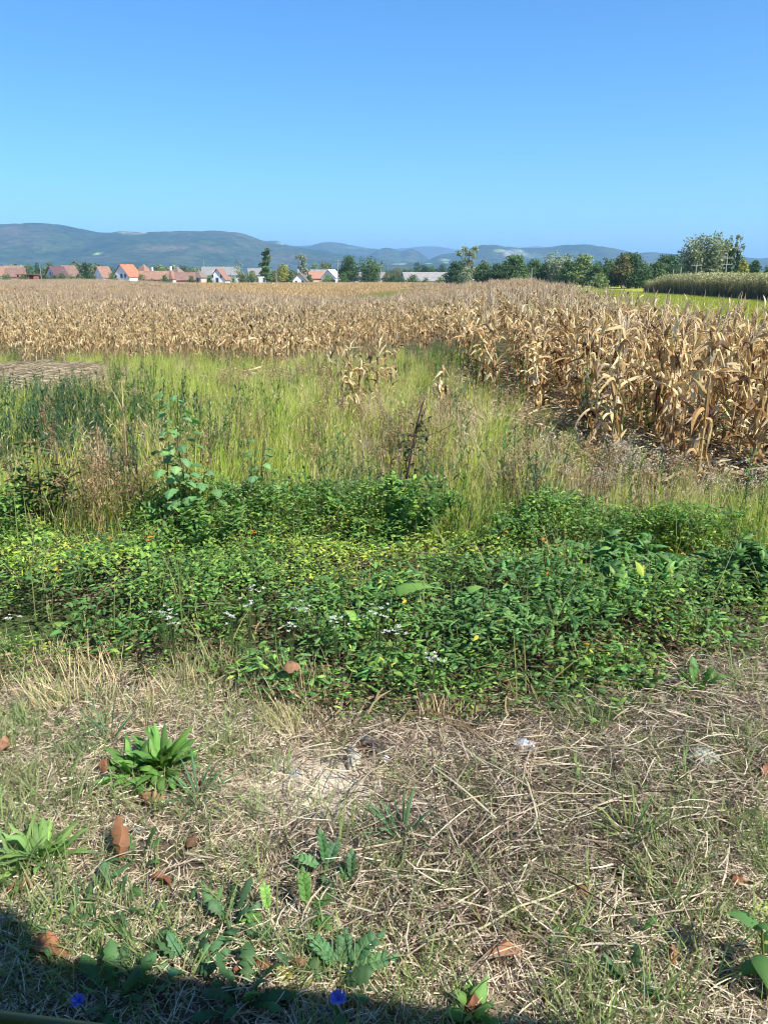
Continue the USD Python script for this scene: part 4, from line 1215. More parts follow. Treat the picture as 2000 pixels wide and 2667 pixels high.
jag = [.15, .5, .9, .62, 1.0, .6, .75, .4, .05]
drkP = [leaf_clump(1120 + i, 50, .18, .15, (.035, .07), (.014, .028), C_DARK, prof=jag, S=8) for i in range(5)]
for q, (pr, nm, lab) in enumerate([(midP, 'ground_creeper', 'dense mid green creeper of small leaves covering the middle of the verge'), (limP, 'lime_creeper', 'lighter yellow green creeper patches in the middle of the verge'),
                                   (drkP, 'dark_creeper', 'darker jagged leaved weeds along the front of the creeper')]):
    k = kind == q
    scatter(nm, pr, pos[k], rng, LEAF, lab, 'creeper', proto_name='leaf_clump', scale=(.6, 1.3), tilt=.22)
# taller growth along the back of the creeper
bx, by = zone_points(rng, -4, 4, 5.2, 7.2, 150)
qx, qy = project(np.stack([bx, by, 0 * bx], -1))
bump_h = .26 * g2(530, 1400, 170, 50) + .26 * g2(980, 1400, 150, 50) + .2 * g2(60, 1420, 130, 50) + .22 * g2(760, 1410, 120, 40) + .25 * g2(1700, 1470, 260, 50) + .2 * g2(1420, 1440, 120, 50)
k = bump_h * (.6 + .8 * noise2(bx, by, 3.1, 103)) > .09
bx, by, bump_h = bx[k], by[k], bump_h[k]
scatter('back_creeper', midP + limP[:1] + drkP[:1], np.stack([bx, by, zt(bx, by) + .08 + bump_h * rng.uniform(.25, 1.25, len(bx))], 1), rng, LEAF, 'taller leafy growth along the back of the creeper, at the foot of the mallows and the leaning stem', 'creeper', proto_name='leaf_clump', scale=(.7, 1.15), tilt=.45)
# under layer of shaded stems and dead leaves
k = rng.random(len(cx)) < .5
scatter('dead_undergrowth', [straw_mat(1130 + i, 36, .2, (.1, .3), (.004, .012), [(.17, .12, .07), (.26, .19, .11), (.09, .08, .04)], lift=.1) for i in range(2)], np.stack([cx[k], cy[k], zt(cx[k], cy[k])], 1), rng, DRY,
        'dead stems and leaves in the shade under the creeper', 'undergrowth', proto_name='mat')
# grass blades and dry stalks rising out of the creeper
k = rng.random(len(cx)) < .09 + .14 * (dep < 70)
scatter('creeper_grass', [blades(1140 + i, 9, .1, (.18, .42), (.003, .007), [(.20, .24, .07), (.35, .30, .15), (.11, .19, .05)], [(.4, .34, .18), (.28, .28, .1)], (.1, .6), (.4, 1.3)) for i in range(4)], pos[k], rng, GRASS,
        'thin pale grass stalks sticking out of the creeper', 'grass', proto_name='tuft', scale=(.7, 1.2))
# larger leaved plants here and there in the creeper
k = rng.random(len(cx)) < .05
broadP = [leaf_clump(1160 + i, 9, .12, .10, (.045, .085), (.034, .058), [(.14, .27, .06), (.10, .21, .055), (.2, .32, .06)], prof=[.6, 1, .92, .7, .35, .04], S=5, stems=3) for i in range(4)]
scatter('broad_leaved_weeds', broadP, pos[k] + [0, 0, .03], rng, LEAF, 'broader heart leaved weeds growing here and there in the creeper', 'weeds', proto_name='weed', scale=(.6, 1.2), tilt=.3)
k = rng.random(len(cx)) < .05
twigP = [blades(1170 + i, 7, .12, (.15, .38), (.0025, .005), [(.22, .15, .09), (.30, .2, .12), (.12, .08, .05)], [(.25, .18, .1)], (.4, 1.3), (.6, 1.8)) for i in range(3)]
scatter('bare_twigs', twigP, pos[k], rng, DRY, 'thin bare brown twigs among the creeper leaves', 'twigs', proto_name='twig')
# litter under the front maize
k = rng.permutation(len(mx))[:0]
ux, uy = zone_points(rng, -6, 7, 7.5, 18, 26)
qx4, qy4 = project(np.stack([ux, uy, 0 * ux], -1))
e4 = np.interp(qx4, *MAIZE_FRONT)
k = (qy4 < e4 + 30) & (qy4 > e4 - 190) & in_view(ux, uy, 0) & (qx4 > 560)
scatter('maize_litter', [straw_mat(1180 + i, 26, .25, (.12, .5), (.008, .035), [(.50, .39, .22), (.38, .27, .14), (.58, .47, .29), (.22, .15, .08)], lift=.12, th=(1.0, 1.75)) for i in range(4)], np.stack([ux[k], uy[k], zt(ux[k], uy[k])], 1), rng, DRY,
        'fallen dry maize leaves on the ground under the front rows', 'dead leaves', proto_name='mat')
# yellow and red dying leaves on the creeper
k = rng.random(len(cx)) < .03
pp = pos[k] + [0, 0, .14]
yl = [leaf_clump(1150 + i, 3, .12, .03, (.022, .042), (.012, .022), [(.55, .38, .03), (.5, .2, .04), (.42, .36, .05)], stems=0) for i in range(3)]
scatter('yellowed_leaves', yl, pp, rng, LEAF, 'scattered yellow and orange leaves on the creeper', 'leaves', proto_name='leaves')

# ---------------------------------------------------------------- foreground: straw, short grass
lx, ly = zone_points(rng, -3.6, 3.8, 1.0, 5.6, 62)
k = in_view(lx, ly, 0, 120, 200)
lx, ly = lx[k], ly[k]
dep = creeper_depth(lx, ly)
k = dep < 45
lx, ly, dep = lx[k], ly[k], dep[k]
qx, qy = project(np.stack([lx, ly, 0 * lx], -1))
lz = zt(lx, ly)
bare = np.hypot((qx - 890) / 135, (qy - 2030) / 52) < .9 + .4 * (noise2(lx, ly, 5, 111) - .5)
STRAW = [(.68, .58, .41), (.59, .49, .34), (.77, .68, .52), (.40, .33, .23), (.22, .17, .11), (.10, .08, .055)]
STRAWQ = [.21, .22, .15, .17, .14, .11]
litP = [straw_mat(1200 + i, 230, .2, (.02, .11), (.0016, .0038), STRAW, STRAWQ, lift=.04) for i in range(6)]
greyP = [straw_mat(1210 + i, 170, .22, (.03, .22), (.0016, .0045), [(.50, .42, .31), (.36, .29, .2), (.62, .53, .40), (.20, .15, .11), (.09, .07, .05)], None, lift=.06) for i in range(4)]
greyk = (g2(1250, 2150, 380, 260) + .7 * g2(1800, 1900, 350, 180) + .25) * rng.random(len(lx)) > .36
k = ~greyk & (~bare | (rng.random(len(lx)) < .3))
scatter('straw_litter', litP, np.stack([lx[k], ly[k], lz[k]], 1), rng, DRY, 'pale mown straw strewn over the foreground', 'straw', proto_name='mat', scale=(.8, 1.2), tilt=.06)
k = greyk & ~bare
scatter('dead_stalks', greyP, np.stack([lx[k], ly[k], lz[k] + .01], 1), rng, DRY, 'greyish tangle of dead stalks on the right of the foreground', 'dead stalks', proto_name='mat', scale=(.8, 1.3), tilt=.08)
# heap of dark twigs right of the centre
tx, ty = zone_points(rng, -.2, 2.2, 2.0, 4.6, 120)
qx5, qy5 = project(np.stack([tx, ty, 0 * tx], -1))
k = (np.hypot((qx5 - 1290) / 200, (qy5 - 2140) / 200) + .7 * (noise2(tx, ty, 2.5, 121) - .5) < .8) & (rng.random(len(tx)) < .55)
scatter('twig_heap', [straw_mat(1285 + i, 34, .16, (.12, .45), (.002, .005), [(.42, .35, .26), (.26, .2, .14), (.14, .10, .07), (.07, .05, .035), (.56, .48, .36)], lift=.10, az=.9, spread=.55, th=(1.2, 1.75)) for i in range(4)], np.stack([tx[k], ty[k], zt(tx[k], ty[k]) + .01], 1), rng, DRY,
        'matted heap of dark dead twigs right of the middle of the foreground', 'twigs', proto_name='mat', yaw=rng.normal(0, .5, k.sum()) + rng.integers(0, 2, k.sum()) * 1.1, scale=(.8, 1.2))
# short green grass
nz = noise2(lx, ly, 1.9, 113) * .6 + noise2(lx, ly, 5.5, 114) * .4
w = .17 + .6 * g2(1650, 2200, 160, 130) + .38 * g2(300, 2330, 420, 260) + .50 * g2(1600, 2520, 560, 200) + .2 * g2(150, 1980, 260, 120) + .5 * g2(1030, 2150, 60, 60) + .2 * g2(1100, 2350, 200, 120)
k = (w * np.exp(3.2 * (nz - .5)) * rng.uniform(.4, 1.3, len(lx)) > .13) & ~bare
GCOL = [(.15, .24, .085), (.19, .28, .085), (.125, .21, .10), (.24, .30, .10), (.34, .34, .16)]
scatter('short_grass', [blades(1220 + i, 32, .10, (.05, .15), (.0025, .0055), GCOL, [(.22, .30, .11), (.28, .33, .14)], (.15, .95), (.4, 1.4), S=3) for i in range(6)], np.stack([lx[k], ly[k], lz[k] + .025], 1), rng, GRASS,
        'short green grass growing through the straw in the foreground', 'grass', proto_name='tuft', scale=(.7, 1.35))
# small broad weed leaves among it
w = .10 + .5 * g2(450, 2420, 330, 170) + .2 * g2(1600, 2480, 300, 150) + .25 * g2(100, 1950, 200, 100)
k = (w * rng.uniform(0, 1.2, len(lx)) > .25) & ~bare
scatter('small_weeds', [leaf_clump(1240 + i, 8, .08, .05, (.03, .075), (.012, .022), [(.07, .14, .05), (.09, .17, .055), (.06, .12, .055)], prof=[.3, .8, 1, .75, .06], th=(.6, 1.5), stems=0) for i in range(5)], np.stack([lx[k], ly[k], lz[k] + .02], 1), rng, LEAF,
        'small broad leaved weeds in the foreground grass', 'weeds', proto_name='weed', scale=(.7, 1.3))
# upright dry grass along the front of the creeper on the left
edge_d = np.interp(qx, *CREEP_FRONT)
k = (qy > edge_d - 35) & (qy < edge_d + 120 - 30 * (qx > 400)) & (qx < 830) & (rng.random(len(lx)) < .75)
scatter('dry_grass_fringe', [blades(1260 + i, 34, .13, (.08, .24), (.0025, .005), TAN + [(.33, .38, .13), (.25, .32, .1)], [(.60, .48, .28), (.52, .43, .24)], (.1, .8), (.2, 1.3), az=2.4, spread=1.2) for i in range(4)], np.stack([lx[k], ly[k], lz[k]], 1), rng, DRY,
        'fringe of upright bleached grass in front of the creeper on the left', 'dry grass', proto_name='tuft', scale=(.8, 1.2), yaw=rng.normal(0, .4, k.sum()))
for (x, y, hh) in ((1125, 1880, .17), (1165, 1875, .15), (1400, 1960, .1)):
    g = ground_at(x, y)
    put_ = blades(int(x), 46, .075, (hh * .7, hh * 1.3), (.003, .006), TAN, [(.6, .46, .28)], (.02, .5), (.1, .8))
    put(None, 'dry_grass_tuft', moved(put_, (g[0], g[1], float(zt(g[0], g[1])))), DRY,
        label={1125: 'upright tuft of dry grass at the creeper front, left of its twin', 1165: 'upright tuft of dry grass at the creeper front, right of its twin', 1400: 'small reddish tuft of dry grass beside the crumpled foil'}[x], category='grass tuft')

# long dead stalks fanned over the ground right of the centre
STALKS = [(1460, 1990, 1060, 2380), (1480, 2010, 1100, 2440), (1440, 2100, 1160, 2330), (1500, 2080, 1240, 2300), (1330, 1980, 1420, 2290), (1290, 2010, 1360, 2330), (1390, 1950, 1345, 2250), (1250, 2290, 1390, 2230), (1110, 2150, 1400, 2080),
          (1180, 2480, 1560, 2300), (1020, 2570, 1190, 2470), (1600, 2420, 1850, 2385), (1450, 2190, 1700, 2090), (1440, 2170, 1690, 2110), (1300, 1990, 1700, 1965), (1020, 1920, 1330, 1935), (900, 2100, 1060, 1990), (730, 2280, 860, 2240), (770, 2460, 900, 2460),
          (760, 2200, 880, 2130), (560, 2260, 400, 2320), (340, 2390, 200, 2370), (210, 2340, 400, 2240), (1560, 1990, 1960, 1975), (1400, 1880, 1830, 1865), (1480, 1830, 1720, 1760), (1760, 1700, 1820, 1820), (1690, 1650, 1790, 1830), (1210, 2130, 1060, 2000), (1260, 2420, 1060, 2500)]
for q, (x0, y0, x1, y1) in enumerate(STALKS):
    a, b = ground_at(x0, y0), ground_at(x1, y1)
    r = np.random.default_rng(1300 + q)
    m = (a + b) / 2 + np.array([r.normal(0, .03), r.normal(0, .03), 0])
    pts = []
    for u in np.linspace(0, 1, 6):
        p = a * (1 - u) ** 2 + 2 * m * u * (1 - u) + b * u * u
        pts.append([p[0], p[1], float(zt(p[0], p[1])) + .03 + .04 * math.sin(math.pi * u) + r.uniform(0, .02)])
    pale_s = q in (12, 13, 9, 4)
    rad = r.uniform(.0028, .0045) * (1.5 if pale_s else 1)
    put(None, 'dead_stalk', tube(pts, np.linspace(rad, rad * .6, 6), 5, jit(r, (.58, .49, .33) if pale_s else (.40, .33, .24), 1, .2)[0]), DRY, True,
        label='long dead weed stalk lying across the mown straw', category='stalk', group='long dead stalks on the straw')

# ---------------------------------------------------------------- single plants
LANCE = [.22, .4, .8, 1.0, .92, .6, .06]
THISTLE = [.14, .16, .42, .18, .62, .24, .85, .34, 1.0, .5, 1.0, .66, .85, .5, .04]


def rosette(name, px, py, n, L, W, prof, cols, label, seed, th=(.25, 1.25), droop=(.35, .9), S=None, rise=.0, category='weed', az=None, spread=1.0, stem=(.16, .2, .09)):
    r = np.random.default_rng(seed)
    g = ground_at(px, py)
    t = thing(name, (g[0], g[1], float(zt(g[0], g[1])) + rise), 0, label, category)
    S = S or len(prof) - 1
    for q in range(n):
        a = (q * 2.39996 + r.normal(0, .25)) if az is None else az + r.normal(0, spread)
        u = (q + .5) / n
        t0 = th[0] + (th[1] - th[0]) * u + r.normal(0, .1)
        c = mix_cols(r, cols, 1, .18, .08)[0]
        l = r.uniform(*L)
        lf = ribbons(np.array([[.015 * math.cos(a), .015 * math.sin(a), .005]]), a, max(.05, t0), t0 + r.uniform(*droop), l, r.uniform(*W), S, prof, c * .9, c * 1.1, tw0=r.normal(0, .2), tw1=r.normal(0, .35), fold=r.uniform(.3, .6), az1=r.normal(0, .25))
        lf = (lf[0] + (meshkit.noise(lf[0] * 28 + seed, 3) - .5)[:, None] * np.array([.008, .008, .022]), lf[1], lf[2] * (.8 + .4 * meshkit.noise(lf[0] * 40 + q, 6))[:, None])
        put(t, 'leaf', lf, LEAF, True)
    return t


DOCK = [.2, .3, .5, .72, .9, 1.0, .95, .8, .5, .08]
G_BRIGHT = [(.13, .26, .06), (.16, .30, .07), (.10, .21, .05)]
G_BLUE = [(.08, .175, .08), (.10, .20, .085), (.07, .15, .065)]
rosette('dock_rosette', 425, 2015, 74, (.11, .235), (.026, .042), DOCK, G_BRIGHT, 'large dense rosette of glossy green leaves on the straw left of centre', 1401, th=(.05, 1.25), S=9)
rosette('dock_rosette', 345, 2030, 26, (.10, .19), (.024, .038), DOCK, G_BRIGHT, 'smaller leaf rosette merging into the left side of the large glossy rosette', 1402, th=(.2, 1.3), S=9)
rosette('lance_leaf_rosette', 120, 2250, 34, (.10, .20), (.02, .032), DOCK, [(.15, .26, .075), (.19, .31, .09)], 'yellow green rosette of long upright leaves near the left edge', 1403, th=(.05, 1.1), S=9)
rosette('grassy_rosette', 45, 2290, 22, (.14, .26), (.012, .022), LANCE, [(.10, .17, .05), (.13, .2, .06)], 'rosette of narrow grassy leaves at the left edge beside a brown leaf', 1404, th=(.2, 1.3))
rosette('thistle_rosette', 605, 2420, 15, (.09, .165), (.035, .052), THISTLE, G_BLUE, 'blue green toothed sow thistle rosette left of the chicory', 1405, th=(.2, 1.2))
rosette('thistle_rosette', 490, 2525, 13, (.08, .14), (.035, .05), THISTLE, G_BLUE, 'toothed sow thistle rosette on the edge of the shadow', 1406, th=(.3, 1.3))
rosette('thistle_rosette', 365, 2250, 6, (.09, .15), (.025, .04), THISTLE, [(.06, .14, .05), (.08, .16, .05)], 'few toothed leaves standing beside the tallest brown leaf', 1407, th=(.2, 1.1))
rosette('thistle_rosette', 300, 2360, 5, (.10, .18), (.03, .05), THISTLE, G_BLUE, 'few lobed leaves on a bent stem in the middle of the left foreground', 1408, th=(.2, 1.2))
rosette('grass_tuft', 1050, 2200, 26, (.12, .24), (.006, .011), LANCE, G_BLUE, 'blue green grass tuft standing alone in the middle foreground', 1409, th=(.05, 1.0), category='grass tuft', S=4)
rosette('grass_tuft', 520, 2090, 22, (.12, .22), (.006, .011), LANCE, G_BLUE, 'grass tuft below the large glossy rosette', 1410, th=(.2, 1.2), category='grass tuft', S=4)
rosette('grass_tuft', 1640, 2200, 46, (.12, .26), (.005, .010), LANCE, [(.12, .19, .055), (.16, .22, .06)], 'largest green grass tuft on the right of the foreground', 1411, th=(.03, 1.0), category='grass tuft', S=4)
rosette('grass_tuft', 290, 1940, 24, (.14, .26), (.005, .009), LANCE, G_BLUE, 'bluish grass tuft left of the large glossy rosette', 1412, th=(.2, 1.1), category='grass tuft', S=4)
rosette('grass_tuft', 1560, 1880, 14, (.10, .18), (.02, .04), THISTLE, G_BRIGHT, 'small jagged green weed before the right end of the creeper', 1413, th=(.2, 1.2))
rosette('jagged_weed', 1820, 1810, 22, (.10, .19), (.03, .05), THISTLE, G_BRIGHT, 'bright jagged weed on the straw at the right end of the creeper', 1414, th=(.1, 1.2))
rosette('jagged_weed', 1450, 1830, 18, (.10, .18), (.03, .05), THISTLE, C_DARK, 'dark jagged weed on the straw below the creeper front', 1415, th=(.1, 1.2))
rosette('jagged_weed', 1660, 1800, 16, (.10, .18), (.03, .05), THISTLE, C_DARK, 'dark jagged weed between two brown leaves at the right creeper front', 1416, th=(.1, 1.2))
rosette('broad_weed', 640, 2440, 9, (.05, .10), (.03, .05), OVATE, G_BRIGHT, 'low broad leaved weed beside the sow thistle rosette', 1417)
rosette('purslane_weed', 1530, 2270, 12, (.04, .09), (.02, .03), OVATE, [(.12, .19, .09), (.1, .17, .07)], 'pale oval leaved weed with reddish shoots on the right', 1418, th=(.2, 1.2))
rosette('purslane_weed', 1640, 2290, 8, (.04, .07), (.018, .028), OVATE, [(.12, .19, .06)], 'tiny pale weed right of the oval leaved weed', 1419, th=(.2, 1.2))
rosette('sprawling_weed', 1640, 2570, 24, (.05, .12), (.025, .04), OVATE, [(.045, .10, .04), (.055, .12, .05)], 'dark blue green sprawling weed in the lower right foreground', 1420, th=(.1, 1.3))
rosette('lower_edge_weed', 1225, 2655, 7, (.07, .11), (.045, .06), OVATE, G_BRIGHT, 'broad oval leaved weed at the lower edge of the view', 1421, th=(.1, 1.1))
rosette('chicory_leaves', 860, 2600, 9, (.10, .16), (.04, .06), THISTLE, [(.05, .11, .04), (.07, .14, .045)], 'leaves at the foot of the blue chicory flower', 1422, th=(.5, 1.4))
rosette('shadow_weed', 300, 2620, 14, (.10, .18), (.035, .055), THISTLE, [(.06, .13, .05)], 'leafy weed in the van shadow at lower left', 1423, th=(.1, 1.3))
rosette('shadow_weed', 640, 2620, 14, (.10, .17), (.035, .055), THISTLE, [(.06, .13, .05)], 'leafy weed in the van shadow left of the chicory', 1424, th=(.1, 1.3))
rosette('yellow_leaf_weed', 775, 2585, 4, (.06, .09), (.045, .06), OVATE, [(.42, .38, .10), (.09, .15, .05)], 'small weed with one yellow leaf on the shadow edge', 1425, th=(.3, 1.2))


def pinnate(name, px, py, fronds, label, seed, cols=G_BLUE):
    """Leaves of paired round toothed leaflets."""
    r = np.random.default_rng(seed)
    g = ground_at(px, py)
    t = thing(name, (g[0], g[1], float(zt(g[0], g[1])) + .01), 0, label, 'weed')
    for (az, th0, th1, L, W) in fronds:
        c = mix_cols(r, cols, 1, .15, .06)[0]
        L = L * .78
        rach = ribbons(np.zeros((1, 3)), az, th0, th1, L, .006, 8, [1, 1, .6], c * 1.1)
        V = rach[0].reshape(9, 2, 3).mean(1)
        mb = MB().add(rach)
        prof = [.25, .85, .98, .86, 1.0, .78, .55, .12]
        for q in range(3, 9):
            d = V[q] - V[q - 1]; d = d / np.linalg.norm(d)
            tht = math.acos(np.clip(d[2], -1, 1)); phi = math.atan2(d[1], d[0])
            for sgn in ((-1, 1) if q < 8 else (0,)):
                w = W * .8 * (.5 + .25 * math.sin(math.pi * q / 9))
                mb.add(ribbons(V[q][None], phi + sgn * 1.25, tht * .9 + .15, tht + .35, w, w * .72, 7, prof, c * r.uniform(.8, 1.15), tw0=-sgn * .35 + r.normal(0, .2), fold=.3))
        put(t, 'leaf', mb.out(), LEAF)
    return t


pinnate('burnet_weed', 850, 2290, [(2.0, .15, .5, .18, .05), (1.2, .5, 1.3, .14, .05), (3.0, .6, 1.4, .15, .05), (-1.3, .9, 1.6, .13, .05), (-.4, .8, 1.5, .13, .045)], 'burnet plant with paired round leaflets in the middle foreground, upper of two', 1501)
pinnate('burnet_weed', 915, 2320, [(1.5, .1, .45, .14, .05), (2.2, .5, 1.0, .09, .04)], 'single upright burnet leaf of dark paired leaflets right of the upper burnet plant', 1502)
pinnate('burnet_weed', 800, 2400, [(1.8, .3, .9, .17, .05), (-.9, .7, 1.5, .17, .055), (.4, .7, 1.4, .13, .045)], 'lower burnet plant with light green rounded leaflets left of centre', 1503, G_BRIGHT)
pinnate('burnet_weed', 890, 2560, [(.5, .6, 1.2, .20, .06), (.1, .9, 1.4, .20, .06), (2.5, .6, 1.3, .18, .05), (-.6, 1.0, 1.6, .12, .05), (1.5, .5, 1.2, .15, .05)], 'large blue green burnet plant just above the chicory flower', 1504)
pinnate('burnet_weed', 700, 2400, [(1.9, .3, 1.0, .13, .04), (-2.6, .7, 1.5, .11, .04)], 'small burnet plant between the sow thistle and the light green burnet', 1505, G_BRIGHT)

# plant cut by the right edge: big ribbed leaves
g = ground_at(1985, 2560)
t = thing('ribbed_leaf_plant', (g[0], g[1], float(zt(g[0], g[1]))), 0, 'plant with large ribbed oval leaves cut by the right edge', 'weed')
put(t, 'stem', tube([(0, 0, 0), (-.01, 0, .1), (-.02, .02, .2)], [.006, .005, .003], 5, (.2, .22, .06)), LEAF, True)
for q, (z, az, th0, th1, L, W) in enumerate([(.19, 2.9, .9, 1.6, .11, .06), (.12, .2, .8, 1.6, .13, .07), (.10, -1.9, 1.1, 1.9, .13, .07), (.07, 3.6, 1.2, 1.8, .10, .05), (.2, 4.6, .7, 1.5, .09, .045), (.05, -.9, 1.1, 1.7, .16, .09)]):
    put(t, 'leaf', ribbons(np.array([[-.02 * z / .2, .02 * z / .2, z]]), az, th0, th1, L, W, 7, [.25, .7, .95, 1, .85, .6, .3, .04], (.075, .16, .05), (.09, .19, .055), fold=.4), LEAF, True)
put(t, 'seed_spike', crown(np.random.default_rng(3), [(-.02, .03, .23, .015, .015, .05)], 60, .006, [(.20, .24, .07)]), LEAF)

# chicory flowers
def chicory(px, py, h, label, seed, s=1.0):
    r = np.random.default_rng(seed)
    g = ground_at(px, py, h)
    z0 = float(zt(g[0], g[1]))
    t = thing('chicory_flower', (g[0], g[1], z0), 0, label, 'flower')
    put(t, 'stem', tube([(.03, .03, 0), (.015, .02, h * .5), (0, 0, h - z0)], [.003, .0025, .002], 5, (.09, .13, .05)), LEAF, True)
    n = 16
    az = np.arange(n) * 2 * math.pi / n + r.normal(0, .08, n)
    base = np.tile([[0, 0, h - z0]], (n, 1))
    for q in range(n):
        put(t, 'petal', ribbons(base[:1], az[q], .75 + r.normal(0, .15), 1.35 + r.normal(0, .2), .024 * s, .0085 * s, 3, [.5, .9, 1, .7], (.10, .12, .52), (.17, .19, .62)), PETAL)
    put(t, 'centre', crown(r, [(0, 0, h - z0 + .004, .005, .005, .004)], 14, .003, [(.05, .04, .35)]), PETAL)


PETAL = plant_material('petal', 0.35, 0.6, 0.2, 0.1, (1.0, 1.0, 1.1))
chicory(880, 2608, .12, 'bright blue chicory flower on the edge of the van shadow', 1601, 1.15)
chicory(204, 2612, .14, 'blue chicory flower in the deep shadow at lower left', 1602, .9)

# white flower clusters on the creeper
for q, (x, y, lab) in enumerate([(424, 1600, 'white flower cluster on the left of the creeper beside a forked grass stalk'), (448, 1630, 'few white blossoms just right of the left flower cluster'), (664, 1545, 'highest white flower cluster on the creeper'), (648, 1580, 'white blossoms just below the highest cluster'),
                                 (787, 1590, 'small white flower cluster left of the middle of the creeper'), (757, 1636, 'white blossoms below the small middle cluster'), (872, 1628, 'upright white flower cluster in the middle of the creeper'), (985, 1610, 'largest white flower cluster on the creeper'),
                                 (1025, 1655, 'loose white blossoms below the largest cluster'), (1128, 1722, 'white flower cluster low on the right of the creeper'), (602, 1610, 'tiny white blossoms left of the middle of the creeper'), (30, 1615, 'white flower cluster by the left edge of the creeper')]):
    g = ground_at(x, y, .3)
    r = np.random.default_rng(1650 + q)
    z0 = float(zt(g[0], g[1]))
    t = thing('white_flower', (g[0], g[1], z0 + .1), 0, lab, 'flower')
    k = int(r.integers(5, 10)) + (5 if q in (0, 7, 9) else 0)
    sp = .035 if q in (0, 7, 9) else .025
    heads = r.normal(0, 1, (k, 3)) * np.array([sp, sp * .7, sp * .6]) + [0, 0, .22]
    st = MB()
    for h in heads:
        st.add(tube([(0, 0, 0), h * [.5, .5, .6], h], [.002, .0018, .001], 3, (.10, .15, .05)))
    put(t, 'stem', st.out(), LEAF)
    for h in heads:
        m = 7
        put(t, 'blossom', ribbons(np.tile(h[None], (m, 1)), r.uniform(0, 6.28, m), r.uniform(.5, 1.2, m), r.uniform(1.2, 1.8, m), .014, .007, 2, [.6, 1, .4], (.50, .52, .42), (.62, .62, .54)), PETAL)

# velvetleaf mallows with big heart shaped leaves
HEART = [.55, 1.0, .98, .86, .95, .6, .62, .3, .03]


def mallow(px, base_y, top_y, n, label, seed, yellow=()):
    r = np.random.default_rng(seed)
    g = ground_at(px, base_y)
    z0 = float(zt(g[0], g[1]))
    d = ray(px, top_y)
    H = EYE + d[2] * g[1] / d[1] - z0
    t = thing('mallow_plant', (g[0], g[1], z0), 0, label, 'weed')
    top = np.array([.02, 0, H])
    put(t, 'stem', tube([(0, 0, 0), (.03, .01, H * .35), (-.01, 0, H * .7), tuple(top)], [.009, .007, .005, .003], 6, (.13, .13, .06)), LEAF, True)
    for q in range(n):
        u = .22 + .76 * (q + .5) / n
        b = np.array([.02 * math.sin(u * 4), 0, H * u])
        az = q * 2.4 + r.normal(0, .3)
        pl = r.uniform(.06, .17) * (1.25 - .6 * u)
        pet = ribbons(b[None], az, .8, 1.3, pl, .004, 3, [1, 1, 1], (.14, .17, .06))
        tip = pet[0].reshape(4, 2, 3)[-1].mean(0)
        L = r.uniform(.085, .14) * (1.15 - .55 * u)
        c = np.array([.50, .40, .035]) if q in yellow else mix_cols(r, [(.13, .26, .10), (.11, .22, .085), (.17, .29, .10)], 1, .12)[0]
        lf = ribbons(tip[None], az + r.normal(0, .3), 1.5, 2.5, L, L * .95, 8, HEART, c, c * 1.05, fold=.3, tw0=r.normal(0, .25))
        p = put(t, 'leaf', join(lf, pet), LEAF, label='yellowed leaf' if q in yellow else None)
    for q in range(7):
        u = r.uniform(.45, .95)
        put(t, 'seed_pod', crown(r, [(r.normal(0, .07), r.normal(0, .05), H * u, .016, .016, .014)], 22, .010, [(.17, .22, .06), (.12, .17, .05)]), LEAF)


mallow(488, 1430, 1030, 40, 'tallest mallow plant with big pale green leaves, a yellow leaf at its right', 1701, yellow=(3,))
mallow(540, 1420, 1230, 14, 'shorter mallow plant leaning out right of the tallest one', 1702, yellow=(1,))
mallow(692, 1400, 1155, 15, 'slim mallow plant standing alone in the green grass', 1703)
mallow(455, 1420, 1150, 12, 'mallow plant close against the left of the tallest one', 1704)


